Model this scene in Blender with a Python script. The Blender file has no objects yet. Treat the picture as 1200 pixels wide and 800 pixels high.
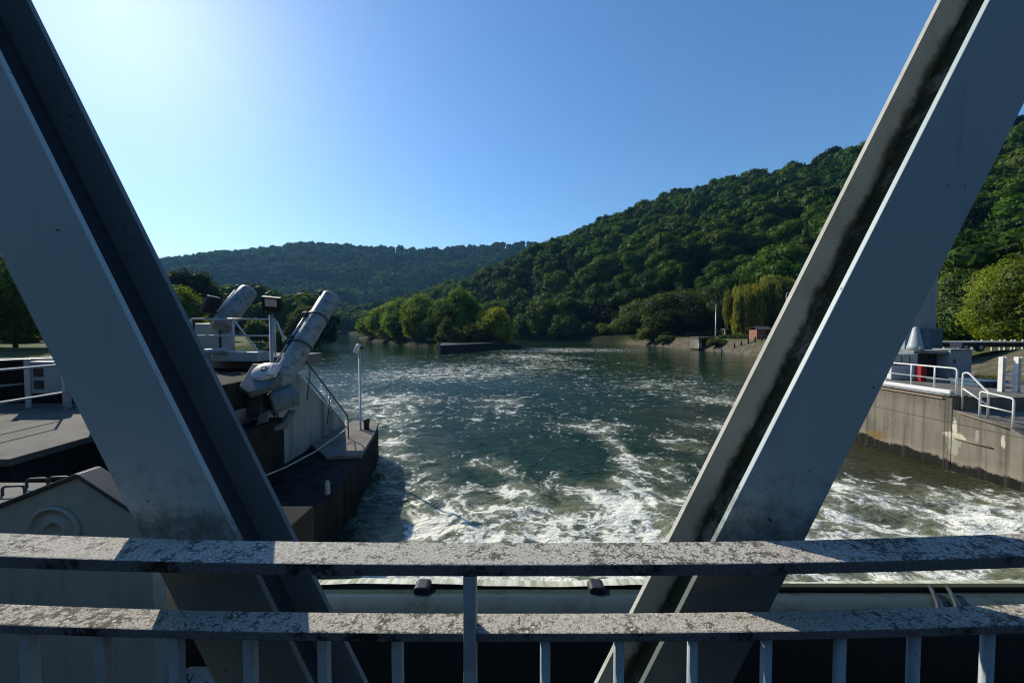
import bpy, bmesh, math, random
import numpy as np
from mathutils import Vector, Matrix

SC = bpy.context.scene
COL = SC.collection
R = math.radians
random.seed(4)

# ------------------------------------------------------------------ camera
CAMH = 4.2            # eye height over the river
PITCH = R(1.9)
FPX = 450.0
CAM = Vector((0, 0, CAMH))
FW = Vector((0, math.cos(PITCH), -math.sin(PITCH)))
UP = Vector((0, math.sin(PITCH), math.cos(PITCH)))

def ray(px, py):
    return FW + Vector((1, 0, 0)) * ((px - 600) / FPX) + UP * ((400 - py) / FPX)
def W(px, py, Y):                       # point at depth Y
    d = ray(px, py)
    return CAM + d * (Y / d.y)
def H(px, py, z):                       # point at height z
    d = ray(px, py)
    return CAM + d * ((z - CAMH) / d.z)

cam = bpy.data.cameras.new('camera')
cam.sensor_width = 36.0
cam.lens = 36.0 * FPX / 1200
cam.clip_start = 0.02
cam.clip_end = 6000
camo = bpy.data.objects.new('camera', cam)
COL.objects.link(camo)
camo.location = CAM
camo.rotation_euler = (math.pi / 2 - PITCH, 0, 0)
SC.camera = camo

# ------------------------------------------------------------------ light
SUN = Vector((-1.02, 1.0, 0.93)).normalized()
sun_el = math.asin(SUN.z)
sun_az = math.atan2(SUN.x, SUN.y)       # clockwise from +Y
w = bpy.data.worlds.new('World')
SC.world = w
w.use_nodes = True
nt = w.node_tree
bg = nt.nodes['Background']
sky = nt.nodes.new('ShaderNodeTexSky')
sky.sky_type = 'NISHITA'
sky.sun_disc = False
sky.sun_elevation = sun_el
sky.sun_rotation = sun_az
sky.altitude = 200
sky.air_density = 1.4
sky.dust_density = 0.45
sky.ozone_density = 8.0
hs = nt.nodes.new('ShaderNodeHueSaturation')
hs.inputs['Saturation'].default_value = 1.06
nt.links.new(sky.outputs[0], hs.inputs['Color'])
nt.links.new(hs.outputs[0], bg.inputs[0])
bg.inputs[1].default_value = 0.13
sl = bpy.data.lights.new('sun', 'SUN')
sl.energy = 5.0
sl.angle = R(0.53)
sl.color = (1.0, 0.91, 0.76)
so = bpy.data.objects.new('sun', sl)
so.rotation_euler = (-SUN).to_track_quat('-Z', 'Y').to_euler()
so.location = (-60, 60, 80)
COL.objects.link(so)
SC.view_settings.view_transform = 'Standard'
SC.view_settings.look = 'None'
SC.view_settings.exposure = 0.15
SC.view_settings.gamma = 1.0
SC.cycles.use_denoising = True
SC.cycles.filter_width = 1.15
SC.cycles.max_bounces = 6
SC.cycles.diffuse_bounces = 3
SC.cycles.glossy_bounces = 3
SC.cycles.transmission_bounces = 2
SC.cycles.volume_bounces = 0
SC.cycles.caustics_reflective = False
SC.cycles.caustics_refractive = False
SC.cycles.sample_clamp_indirect = 4.0

# ------------------------------------------------------------------ materials
class NB:
    def __init__(s, name):
        s.m = bpy.data.materials.new(name)
        s.m.use_nodes = True
        s.t = s.m.node_tree
        s.t.nodes.clear()
        s.out = s.t.nodes.new('ShaderNodeOutputMaterial')
    def n(s, typ, **kw):
        nd = s.t.nodes.new(typ)
        for k, v in kw.items():
            setattr(nd, k, v)
        return nd
    def put(s, sock, v):
        if isinstance(v, bpy.types.NodeSocket):
            s.t.links.new(v, sock)
        elif isinstance(v, (tuple, list)) and len(v) == 3 and len(sock.default_value) == 4:
            sock.default_value = (*v, 1)
        else:
            sock.default_value = v
    def coord(s, kind='Object'):
        return s.n('ShaderNodeTexCoord').outputs[kind]
    def mapping(s, v, scale=(1, 1, 1), loc=(0, 0, 0), rot=(0, 0, 0)):
        nd = s.n('ShaderNodeMapping')
        s.put(nd.inputs[0], v)
        nd.inputs['Scale'].default_value = scale
        nd.inputs['Location'].default_value = loc
        nd.inputs['Rotation'].default_value = rot
        return nd.outputs[0]
    def noise(s, v, scale, detail=4, rough=.55, dist=0.0, out='Fac'):
        nd = s.n('ShaderNodeTexNoise')
        s.put(nd.inputs['Vector'], v)
        nd.inputs['Scale'].default_value = scale
        nd.inputs['Detail'].default_value = detail
        nd.inputs['Roughness'].default_value = rough
        nd.inputs['Distortion'].default_value = dist
        return nd.outputs[out]
    def voro(s, v, scale, feature='F1', rnd=1.0):
        nd = s.n('ShaderNodeTexVoronoi', feature=feature)
        s.put(nd.inputs['Vector'], v)
        nd.inputs['Scale'].default_value = scale
        nd.inputs['Randomness'].default_value = rnd
        return nd.outputs['Distance']
    def math(s, op, a, b=0.0, c=0.0, clamp=False):
        nd = s.n('ShaderNodeMath', operation=op, use_clamp=clamp)
        s.put(nd.inputs[0], a); s.put(nd.inputs[1], b); s.put(nd.inputs[2], c)
        return nd.outputs[0]
    def step(s, x, lo, hi):
        nd = s.n('ShaderNodeMapRange', interpolation_type='SMOOTHSTEP')
        s.put(nd.inputs[0], x); s.put(nd.inputs[1], lo); s.put(nd.inputs[2], hi)
        return nd.outputs[0]
    def mix(s, f, a, b):
        nd = s.n('ShaderNodeMix', data_type='RGBA')
        s.put(nd.inputs[0], f); s.put(nd.inputs[6], a); s.put(nd.inputs[7], b)
        return nd.outputs[2]
    def mul(s, a, b):
        nd = s.n('ShaderNodeMix', data_type='RGBA', blend_type='MULTIPLY')
        nd.inputs[0].default_value = 1
        s.put(nd.inputs[6], a); s.put(nd.inputs[7], b)
        return nd.outputs[2]
    def xyz(s, v):
        nd = s.n('ShaderNodeSeparateXYZ')
        s.put(nd.inputs[0], v)
        return nd.outputs
    def vmath(s, op, a, b):
        nd = s.n('ShaderNodeVectorMath', operation=op)
        s.put(nd.inputs[0], a); s.put(nd.inputs[1], b)
        return nd.outputs[0]
    def attr(s, name):
        return s.n('ShaderNodeAttribute', attribute_name=name)
    def bump(s, h, strength=.3, dist=.02, normal=None):
        nd = s.n('ShaderNodeBump')
        nd.inputs['Strength'].default_value = strength
        nd.inputs['Distance'].default_value = dist
        s.put(nd.inputs['Height'], h)
        if normal: s.put(nd.inputs['Normal'], normal)
        return nd.outputs[0]
    def pbr(s, col, rough=.6, metal=0.0, normal=None, spec=.5, **kw):
        p = s.n('ShaderNodeBsdfPrincipled')
        s.put(p.inputs['Base Color'], col)
        s.put(p.inputs['Roughness'], rough)
        s.put(p.inputs['Metallic'], metal)
        s.put(p.inputs['Specular IOR Level'], spec)
        for k, v in kw.items():
            s.put(p.inputs[k.replace('_', ' ')], v)
        if normal: s.put(p.inputs['Normal'], normal)
        s.t.links.new(p.outputs[0], s.out.inputs[0])
        return s.m

def painted(name, col, dirt=(.05, .045, .035), amount=.5, rough=.5, scale=1.0, metal=0.0, spec=.4):
    b = NB(name)
    c = b.coord()
    big = b.noise(c, 2.2 * scale, 6, .6)
    st = b.noise(b.mapping(c, (9 * scale, 9 * scale, .8 * scale)), 1.0, 5, .6)
    spots = b.noise(c, 38 * scale, 3, .6)
    f = b.math('MULTIPLY', b.step(b.math('ADD', b.math('MULTIPLY', big, .6), b.math('MULTIPLY', st, .4)), .45, .72), amount)
    base = b.mix(b.step(spots, .66, .74), b.mix(f, col, dirt), dirt)
    r = b.math('MULTIPLY_ADD', big, .3, rough - .15)
    return b.pbr(base, r, metal, b.bump(spots, .12, .004), spec)

def concrete(name, col, dark=(.03, .03, .026), amount=.6, z0=None, spec=.25, extra=None):
    b = NB(name)
    c = b.coord()
    n1 = b.noise(c, .9, 8, .62)
    st = b.noise(b.mapping(c, (2.6, 2.6, .22)), 1.0, 7, .65)
    fine = b.noise(c, 26, 5, .65)
    f = b.step(b.math('ADD', b.math('MULTIPLY', n1, .45), b.math('MULTIPLY', st, .55)), .42, .68)
    base = b.mix(b.math('MULTIPLY', f, amount), col, dark)
    pale = b.step(b.noise(b.mapping(c, (1.7, 1.7, .3), (3, 7, 1)), 1.0, 5, .6), .6, .75)
    base = b.mix(b.math('MULTIPLY', pale, .35), base, tuple(min(1, x * 1.9) for x in col))
    base = b.mul(base, b.mix(fine, (.72, .72, .72), (1.2, 1.2, 1.2)))
    if z0 is not None:                  # algae line of the river, with the undercut's shade painted into it
        z = b.xyz(c)[2]
        edge = b.math('ADD', z, b.math('MULTIPLY', b.math('SUBTRACT', b.noise(c, 2.0, 5, .7), .5), .5))
        band = b.step(edge, z0 + .55, z0 + .2)
        base = b.mix(b.math('MULTIPLY', band, .55), base, (.33, .28, .2))
        base = b.mix(b.step(edge, z0 + .3, z0 + .22), base, (.008, .009, .006))
    if extra: base = extra(b, c, base)
    h = b.math('ADD', b.math('MULTIPLY', fine, .5), n1)
    return b.pbr(base, .88, 0, b.bump(h, .35, .02), spec)

M = {}
def girder_paint():
    b = NB('grey_bridge_paint')
    c = b.coord()
    big = b.noise(c, 1.6, 5, .6)
    st = b.noise(b.mapping(c, (14, 14, 1.1)), 1.0, 5, .6)
    chips = b.noise(c, 42, 2, .5)
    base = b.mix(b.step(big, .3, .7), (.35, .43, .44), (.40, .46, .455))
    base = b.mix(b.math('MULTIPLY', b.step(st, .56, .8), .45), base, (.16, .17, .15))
    base = b.mix(b.step(chips, .71, .74), base, (.05, .045, .035))
    z = b.xyz(c)[2]
    low = b.step(b.math('ADD', z, b.math('MULTIPLY', b.math('SUBTRACT', b.noise(c, 16, 6, .75), .5), .55)), 1.36, 1.12)
    base = b.mix(b.math('MULTIPLY', low, .8), base, (.045, .05, .035))
    return b.pbr(base, .5, 0, b.bump(b.math('ADD', chips, b.noise(c, 90, 3, .6)), .1, .003), .35)
M['girder'] = girder_paint()
def girder_web():
    b = NB('mossy_girder_web')
    c = b.coord()
    n = b.noise(c, 7, 8, .7); f = b.noise(c, 60, 5, .7)
    m = b.step(b.math('ADD', n, b.math('MULTIPLY', f, .4)), .5, .72)
    col = b.mix(m, (.19, .17, .13), (.034, .038, .02))
    return b.pbr(col, .9, 0, b.bump(b.math('ADD', n, f), .8, .012), .15)
M['web_moss'] = girder_web()
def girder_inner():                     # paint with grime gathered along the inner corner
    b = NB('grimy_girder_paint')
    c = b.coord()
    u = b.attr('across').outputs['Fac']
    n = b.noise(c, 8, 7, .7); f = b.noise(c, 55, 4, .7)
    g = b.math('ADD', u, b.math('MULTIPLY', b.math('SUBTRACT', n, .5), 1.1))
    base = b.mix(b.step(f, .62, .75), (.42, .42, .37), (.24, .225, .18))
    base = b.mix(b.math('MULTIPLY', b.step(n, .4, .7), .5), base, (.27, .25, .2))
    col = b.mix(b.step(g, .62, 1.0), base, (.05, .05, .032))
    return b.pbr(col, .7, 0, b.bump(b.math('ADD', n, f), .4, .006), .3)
M['inner'] = girder_inner()
def lichen(name, top=True):
    b = NB(name)
    c = b.coord()
    big = b.noise(c, 5, 6, .65)
    mid = b.noise(c, 40, 6, .72)
    fine = b.noise(c, 190, 4, .7)
    vo = b.voro(c, 70)
    dark = b.step(b.math('ADD', b.math('MULTIPLY', mid, .65), b.math('MULTIPLY_ADD', b.math('SUBTRACT', big, .5), .36, b.math('MULTIPLY', fine, .35))), .49, .57)
    dark = b.math('MULTIPLY', dark, b.step(big, .3, .55))
    spots = b.math('MULTIPLY', b.step(vo, .34, .22), b.step(mid, .48, .62))
    if top:
        col = b.mix(b.step(fine, .4, .62), (.5, .475, .42), (.27, .25, .205))
        col = b.mix(b.math('MULTIPLY', dark, .85), col, (.052, .046, .036))
        col = b.mix(spots, col, (.6, .6, .55))
    else:
        col = b.mix(b.step(fine, .4, .65), (.15, .155, .155), (.09, .09, .085))
        blk = b.step(b.noise(c, 4.5, 8, .72), .5, .6)
        col = b.mix(b.math('MULTIPLY', blk, b.step(b.noise(c, 45, 4, .7), .32, .52)), col, (.012, .012, .01))
    return b.pbr(col, .85, 0, b.bump(b.math('ADD', mid, fine), .6, .004), .2)
M['lichen'] = lichen('lichen_rail_top')
M['rail_side'] = lichen('stained_rail_side', False)
M['baluster'] = painted('grey_baluster_paint', (.30, .36, .38), (.05, .05, .04), .6, .5, 3)
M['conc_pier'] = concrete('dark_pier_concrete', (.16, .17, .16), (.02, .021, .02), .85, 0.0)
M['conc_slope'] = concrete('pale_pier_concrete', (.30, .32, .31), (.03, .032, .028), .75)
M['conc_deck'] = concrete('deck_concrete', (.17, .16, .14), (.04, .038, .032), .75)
M['conc_dark'] = concrete('shade_black_concrete', (.026, .027, .026), (.004, .005, .005), .95, spec=.08)  # shade of the pier and walls put into a near-black concrete colour
M['paving'] = concrete('dull_paving', (.12, .115, .1), (.03, .03, .024), .85)
M['conc_road'] = concrete('grey_path', (.3, .28, .24), (.12, .11, .09), .5)
M['plate'] = painted('olive_grey_gate_plate', (.36, .37, .31), (.14, .14, .1), .6, .55)
M['web_dark'] = painted('shade_dark_channel_paint', (.03, .038, .045), (.012, .012, .012), .7, .8)  # shade inside the left girder channel put into the web colour
M['inner_paint'] = painted('shaded_inner_paint', (.15, .18, .19), (.04, .045, .04), .7, .6)  # darker copy of the girder paint, inner flange shade put into it
M['post_white'] = painted('weathered_post_paint', (.5, .49, .42), (.2, .19, .14), .6, .7, 3)
M['gate_steel'] = painted('wet_gate_steel', (.03, .045, .046), (.012, .017, .011), .8, .15, 1.5, 0, .14)
M['gate_face'] = painted('black_gate_face', (.016, .018, .017), (.006, .007, .005), .7, .6)
M['moss_edge'] = painted('mossy_gate_edge', (.03, .036, .014), (.01, .012, .005), .7, .9)
M['cyl'] = painted('weathered_cylinder_paint', (.23, .27, .28), (.028, .034, .036), .9, .45, 3.2)
M['gearbox'] = painted('teal_grey_gearbox_paint', (.10, .14, .15), (.02, .024, .024), .8, .5, 2.4)
M['cyl_cap'] = painted('pale_cover_paint', (.5, .5, .48), (.12, .11, .09), .5, .45, 2)
M['dark_steel'] = painted('dark_steel', (.045, .05, .055), (.012, .012, .012), .6, .5, 2)
M['galv'] = painted('galvanised_rail', (.5, .52, .52), (.14, .14, .13), .5, .42, 3, .3)
M['white'] = painted('white_rail_paint', (.74, .74, .71), (.3, .27, .22), .4, .45, 3)
M['asphalt'] = painted('dark_deck_asphalt', (.05, .05, .05), (.025, .025, .024), .5, .9, 1)
M['black'] = painted('black_coated_steel', (.02, .02, .022), (.05, .048, .04), .3, .5, 3)
M['cabinet'] = painted('grey_cabinet_paint', (.36, .4, .41), (.18, .18, .16), .4, .5, 1)
M['bluegrey'] = painted('blue_grey_cladding', (.3, .36, .4), (.12, .13, .13), .4, .5, 1)
M['bluebox'] = painted('blue_tank_paint', (.06, .12, .17), (.03, .035, .04), .5, .5, 1)
M['red'] = painted('red_box_paint', (.35, .02, .02), (.1, .02, .02), .4, .5, 2)
M['redstripe'] = painted('faded_red_stripe', (.55, .16, .16), (.4, .2, .18), .3, .5, 2)
M['rust'] = painted('rust_pipe', (.28, .2, .13), (.1, .05, .03), .7, .7, 3)
M['rubber'] = painted('tyre_rubber', (.02, .02, .02), (.05, .045, .04), .4, .8, 2)
M['wood'] = painted('brown_plank', (.3, .13, .08), (.1, .05, .035), .6, .75, 1.2)
M['roof'] = painted('dark_roof', (.07, .06, .055), (.03, .028, .026), .6, .8, 1)
M['cable'] = painted('pale_cable', (.45, .42, .36), (.2, .18, .15), .5, .7, 3)
g = NB('lamp_glass'); M['glass'] = g.pbr((.55, .56, .5), .12, 0, None, .6)
def bark():
    b = NB('bark'); c = b.coord()
    n = b.noise(b.mapping(c, (6, 6, 1.2)), 1.0, 6, .7)
    return b.pbr(b.mix(n, (.035, .028, .02), (.13, .105, .08)), .95, 0, b.bump(n, .6, .03), .1)
M['bark'] = bark()
def leaf(name, trans=.35):
    b = NB(name)
    a = b.attr('tint').outputs['Color']
    c = b.coord()
    n = b.noise(c, .9, 3, .6)
    col = b.mul(a, b.mix(n, (.62, .66, .6), (1.4, 1.32, 1.2)))
    d = b.n('ShaderNodeBsdfDiffuse'); b.put(d.inputs[0], col)
    t = b.n('ShaderNodeBsdfTranslucent'); b.put(t.inputs[0], b.mul(col, (1.5, 1.35, .45)))
    mx = b.n('ShaderNodeMixShader'); mx.inputs[0].default_value = trans
    b.t.links.new(d.outputs[0], mx.inputs[1]); b.t.links.new(t.outputs[0], mx.inputs[2])
    gl = b.n('ShaderNodeBsdfGlossy'); gl.inputs['Roughness'].default_value = .5
    gl.inputs[0].default_value = (.8, .85, .8, 1)
    m2 = b.n('ShaderNodeMixShader'); m2.inputs[0].default_value = .015
    b.t.links.new(mx.outputs[0], m2.inputs[1]); b.t.links.new(gl.outputs[0], m2.inputs[2])
    b.t.links.new(m2.outputs[0], b.out.inputs[0])
    return b.m
M['leaf'] = leaf('leaves', .42)

# ------------------------------------------------------------------ object helpers
ORIG = {}
def thing(name, label, cat, loc=(0, 0, 0), group=None):
    o = bpy.data.objects.new(name, None)
    o.empty_display_size = .2
    COL.objects.link(o)
    o.location = loc
    ORIG[o.name] = Vector(loc)
    o['label'] = label; o['category'] = cat
    if group: o['group'] = group
    return o
def tag(o, label=None, cat=None, group=None, kind=None):
    for k, v in (('label', label), ('category', cat), ('group', group), ('kind', kind)):
        if v: o[k] = v
    return o
def link(name, me, parent=None, label=None):
    o = bpy.data.objects.new(name, me)
    COL.objects.link(o)
    if parent is not None:
        o.parent = parent
        ORIG[o.name] = ORIG[parent.name]
    else:
        ORIG[o.name] = Vector((0, 0, 0))
    if label: o['label'] = label
    return o

def frame(ax):
    ax = Vector(ax).normalized()
    h = Vector((0, 0, 1)) if abs(ax.z) < .95 else Vector((1, 0, 0))
    a = ax.cross(h).normalized()
    return a, a.cross(ax).normalized(), ax       # side, up, axis

class MB:
    def __init__(s):
        s.v = []; s.f = []; s.sm = []; s.mi = []; s.cur = 0
    def add(s, vs, fs, smooth=False):
        o = len(s.v)
        s.v += [Vector(x) for x in vs]
        for f in fs:
            s.f.append([i + o for i in f]); s.sm.append(smooth); s.mi.append(s.cur)
        return s
    def pts8(s, p):                      # bottom 4 ccw, top 4 ccw
        return s.add(p, [(3, 2, 1, 0), (4, 5, 6, 7), (0, 1, 5, 4), (1, 2, 6, 5), (2, 3, 7, 6), (3, 0, 4, 7)])
    def box(s, lo, hi):
        x0, y0, z0 = lo; x1, y1, z1 = hi
        return s.pts8([(x0, y0, z0), (x1, y0, z0), (x1, y1, z0), (x0, y1, z0), (x0, y0, z1), (x1, y0, z1), (x1, y1, z1), (x0, y1, z1)])
    def obox(s, c, ax, sx, sy, sz, up=None):   # oriented box: sz along ax
        a, u, x = frame(ax)
        if up is not None:
            u = (Vector(up) - x * Vector(up).dot(x)).normalized(); a = u.cross(x).normalized() * -1
            a = x.cross(u)
        c = Vector(c); p = []
        for k in (-.5, .5):
            for i, j in ((-.5, -.5), (.5, -.5), (.5, .5), (-.5, .5)):
                p.append(c + a * sx * i + u * sy * j + x * sz * k)
        return s.pts8(p)
    def bar(s, p, q, w, h):
        p = Vector(p); q = Vector(q)
        return s.obox((p + q) / 2, q - p, w, h, (q - p).length)
    def lathe(s, p, ax, prof, n=24, smooth=True, caps=True):
        a, u, x = frame(ax); p = Vector(p)
        vs = []; fs = []
        for t, r in prof:
            for k in range(n):
                th = 2 * math.pi * k / n
                vs.append(p + x * t + (a * math.cos(th) + u * math.sin(th)) * r)
        for i in range(len(prof) - 1):
            for k in range(n):
                k2 = (k + 1) % n
                fs.append((i * n + k, i * n + k2, (i + 1) * n + k2, (i + 1) * n + k))
        s.add(vs, fs, smooth)
        if caps:
            o = len(s.v) - len(vs)
            for f in ([o + k for k in range(n)][::-1], [o + (len(prof) - 1) * n + k for k in range(n)]):
                s.f.append(f); s.sm.append(False); s.mi.append(s.cur)
        return s
    def tube(s, path, r, n=8, smooth=True):
        path = [Vector(p) for p in path]
        rs = r if isinstance(r, (list, tuple)) else [r] * len(path)
        vs = []; fs = []
        prev = None
        for i, p in enumerate(path):
            d = (path[min(i + 1, len(path) - 1)] - path[max(i - 1, 0)]).normalized()
            if prev is None:
                a, u, _ = frame(d)
            else:
                a = (prev - d * prev.dot(d)).normalized(); u = a.cross(d).normalized()
            prev = a
            for k in range(n):
                th = 2 * math.pi * k / n
                vs.append(p + (a * math.cos(th) + u * math.sin(th)) * rs[i])
        for i in range(len(path) - 1):
            for k in range(n):
                k2 = (k + 1) % n
                fs.append((i * n + k, (i + 1) * n + k, (i + 1) * n + k2, i * n + k2))
        s.add(vs, fs, smooth)
        o = len(s.v) - len(vs)
        for f in ([o + k for k in range(n)], [o + (len(path) - 1) * n + k for k in range(n)][::-1]):
            s.f.append(f); s.sm.append(False); s.mi.append(s.cur)
        return s
    def prism(s, poly, off):             # polygon of 3D points swept by off
        n = len(poly); off = Vector(off)
        vs = [Vector(p) for p in poly] + [Vector(p) + off for p in poly]
        fs = [tuple(range(n)), tuple(range(2 * n - 1, n - 1, -1))]
        for i in range(n):
            j = (i + 1) % n
            fs.append((j, i, i + n, j + n))
        return s.add(vs, fs)
    def build(s, name, mat, parent=None, label=None, bevel=0.0, attr=None):
        o0 = ORIG[parent.name] if parent is not None else Vector((0, 0, 0))
        me = bpy.data.meshes.new(name)
        me.from_pydata([tuple(v - o0) for v in s.v], [], s.f)
        mats = mat if isinstance(mat, (list, tuple)) else [mat]
        for m in mats: me.materials.append(m)
        me.polygons.foreach_set('use_smooth', s.sm)
        me.polygons.foreach_set('material_index', s.mi)
        bm = bmesh.new(); bm.from_mesh(me)
        bmesh.ops.recalc_face_normals(bm, faces=bm.faces)
        bm.to_mesh(me); bm.free()
        if attr:
            at = me.attributes.new(attr[0], 'FLOAT', 'POINT')
            at.data.foreach_set('value', attr[1])
        o = link(name, me, parent, label)
        if bevel:
            md = o.modifiers.new('bevel', 'BEVEL')
            md.width = bevel; md.segments = 2; md.limit_method = 'ANGLE'; md.angle_limit = R(40)
        return o

def fillet(pts, r=.08, n=5):             # rounded corners for bent pipe
    pts = [Vector(p) for p in pts]
    out = [pts[0]]
    for i in range(1, len(pts) - 1):
        a = (pts[i - 1] - pts[i]); b_ = (pts[i + 1] - pts[i])
        ra = min(r, a.length * .45, b_.length * .45)
        p0 = pts[i] + a.normalized() * ra; p1 = pts[i] + b_.normalized() * ra
        for k in range(n + 1):
            t = k / n
            out.append(p0 * (1 - t) ** 2 + pts[i] * 2 * t * (1 - t) + p1 * t * t)
    out.append(pts[-1])
    return out

# ------------------------------------------------------------------ numpy value noise
def vnoise(x, y, seed=0):
    xi = np.floor(x).astype(np.int64); yi = np.floor(y).astype(np.int64)
    xf = x - xi; yf = y - yi
    def h(a, b_):
        n = (a * 374761393 + b_ * 668265263 + seed * 974711) & 0xffffffff
        n = ((n ^ (n >> 13)) * 1274126177) & 0xffffffff
        n = n ^ (n >> 16)
        return (n & 0xffff) / 65535.0
    u = xf * xf * (3 - 2 * xf); v = yf * yf * (3 - 2 * yf)
    return (h(xi, yi) * (1 - u) + h(xi + 1, yi) * u) * (1 - v) + (h(xi, yi + 1) * (1 - u) + h(xi + 1, yi + 1) * u) * v
def fbm(x, y, oct=4, seed=0, gain=.5):
    a = 1.0; s = 0; t = 0
    for k in range(oct):
        s = s + a * vnoise(x * 2 ** k + 17.3 * k, y * 2 ** k - 9.1 * k, seed + k); t += a; a *= gain
    return s / t
def sstep(x, a, b_):
    t = np.clip((x - a) / (b_ - a), 0, 1)
    return t * t * (3 - 2 * t)
HAZE = 0.00012
# ------------------------------------------------------------------ terrain
RIVER = np.array([(13, -75), (13, 17), (22, 30), (32, 44), (37, 56), (37.5, 76), (32, 108), (14, 136), (-5, 162), (-40, 205),
                  (-100, 250), (-200, 310), (-300, 350), (-310, 318), (-215, 280), (-140, 232), (-95, 190), (-62, 135), (-46, 85),
                  (-30, 45), (-20, 20), (-14, 8), (-14, -75)], float)
ISLE = np.array([(-3.5, 82), (-21, 97), (-44, 132), (-62, 168)], float)

def seg_dist(x, y, P, closed=False):
    best = np.full(x.shape, 1e9); tt = np.zeros(x.shape)
    n = len(P) if closed else len(P) - 1
    for i in range(n):
        a = P[i]; b_ = P[(i + 1) % len(P)]
        d = b_ - a; L2 = (d * d).sum()
        t = np.clip(((x - a[0]) * d[0] + (y - a[1]) * d[1]) / L2, 0, 1)
        q = np.hypot(x - a[0] - t * d[0], y - a[1] - t * d[1])
        tt = np.where(q < best, i + t, tt); best = np.minimum(best, q)
    return best, tt
def inside(x, y, P):
    r = np.zeros(x.shape, bool)
    n = len(P)
    for i in range(n):
        x0, y0 = P[i]; x1, y1 = P[(i + 1) % n]
        if y0 == y1: continue
        c = ((y0 > y) != (y1 > y)) & (x < (x1 - x0) * (y - y0) / (y1 - y0) + x0)
        r ^= c
    return r
RIDGES = [
    (np.array([(420, 0), (330, 60), (265, 150), (204, 220), (160, 262), (118, 300), (61, 380), (14, 415), (-30, 440), (-80, 462)], float),
     np.array([70, 84, 92, 94, 93, 92, 78, 58, 36, 8], float), 188.0, 1.0),
    (np.array([(-1150, 250), (-1000, 420), (-900, 520), (-653, 700), (-540, 765), (-418, 800), (-189, 850), (19, 850), (107, 810), (300, 700)], float),
     np.array([30, 45, 66, 110, 146, 170, 166, 180, 172, 150], float), 320.0, 1.15),
    (np.array([(-1000, 40), (-700, -120), (-420, -250), (-120, -310), (160, -300), (420, -190), (560, -40)], float),  # unseen ridge behind the camera, added to block low sky light
     np.array([60, 110, 140, 150, 150, 130, 90], float), 250.0, 1.0),
]
def hills(x, y):
    z = np.zeros(x.shape)
    for P, Z, wd, pw in RIDGES:
        for i in range(len(P) - 1):
            a, b_ = P[i], P[i + 1]
            d = b_ - a; t = np.clip(((x - a[0]) * d[0] + (y - a[1]) * d[1]) / (d * d).sum(), 0, 1)
            q = np.hypot(x - a[0] - t * d[0], y - a[1] - t * d[1])
            q = q * (1 + (.28 if wd < 200 else .75) * (fbm(x / (62 if wd < 200 else 130), y / (62 if wd < 200 else 130), 3, 5) - .5) * np.clip(q / 40, 0, 1))
            u = np.clip(1 - q / wd, 0, 1)
            z = np.maximum(z, (Z[i] * (1 - t) + Z[i + 1] * t) * (1 - (1 - u) ** 1.15) * u ** (pw * .12))
    return z
def ground(x, y):
    x = np.asarray(x, float); y = np.asarray(y, float)
    d, _ = seg_dist(x, y, RIVER, True)
    ins = inside(x, y, RIVER)
    far = np.interp(d, [0, .8, 3.2, 5.5, 8, 60], [-.05, .7, 2.2, 2.4, 2.5, 2.9])
    near = np.interp(d, [0, 1.8, 2.8, 6, 10.5, 30], [-1.2, -1.2, 1.0, 1.1, 3.3, 3.5])
    left = np.interp(d, [0, 1.5, 30], [-.3, 2.2, 3.0])
    k = sstep(y, 17, 30)
    b = np.where(x > 0, near * (1 - k) + far * k, np.where(y < 60, left, far))
    b = b + .35 * (fbm(x / 3.0, y / 3.0, 3, 2) - .5) * sstep(d, .3, 2) * (1 - .7 * sstep(d, 7, 9))
    z = np.where(ins, -np.clip(d * .6, 0, 2.5) - .15, b)
    di, _ = seg_dist(x, y, ISLE)
    di = di + 3.2 * (fbm(x / 9, y / 9, 3, 8) - .5)
    z = np.maximum(z, np.interp(di, [0, 5, 8], [1.3, .8, -2.5]))
    hz = hills(x, y)
    return z + np.where(ins, 0, hz * sstep(d, 12, 40))
def gz(x, y):
    return float(ground(np.array([x]), np.array([y]))[0])
def axis_pts(*segs):
    out = []
    for a, b_, s in segs:
        out += list(np.arange(a, b_, s))
    return np.array(out + [segs[-1][1]])
def grid_mesh(name, X, Y, Z, mat, smooth=True):
    ny, nx = X.shape
    v = np.stack([X, Y, Z], -1).reshape(-1, 3)
    i = np.arange(ny * nx).reshape(ny, nx)
    q = np.stack([i[:-1, :-1], i[:-1, 1:], i[1:, 1:], i[1:, :-1]], -1).reshape(-1, 4)
    return quad_mesh(name, v, q, mat, smooth)
def quad_mesh(name, v, q, mat, smooth=False, tint=None, attrs=()):
    me = bpy.data.meshes.new(name)
    me.vertices.add(len(v)); me.vertices.foreach_set('co', v.astype(np.float32).ravel())
    me.loops.add(q.size); me.loops.foreach_set('vertex_index', q.astype(np.int32).ravel())
    me.polygons.add(len(q))
    me.polygons.foreach_set('loop_start', np.arange(0, q.size, 4, dtype=np.int32))
    me.polygons.foreach_set('use_smooth', np.full(len(q), smooth))
    if tint is not None:
        a = me.attributes.new('tint', 'FLOAT_COLOR', 'POINT')
        a.data.foreach_set('color', np.concatenate([tint, np.ones((len(tint), 1))], 1).astype(np.float32).ravel())
    for nm, vals in attrs:
        a = me.attributes.new(nm, 'FLOAT', 'POINT'); a.data.foreach_set('value', vals.astype(np.float32).ravel())
    me.materials.append(mat)
    me.update(calc_edges=True)
    return me

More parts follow.
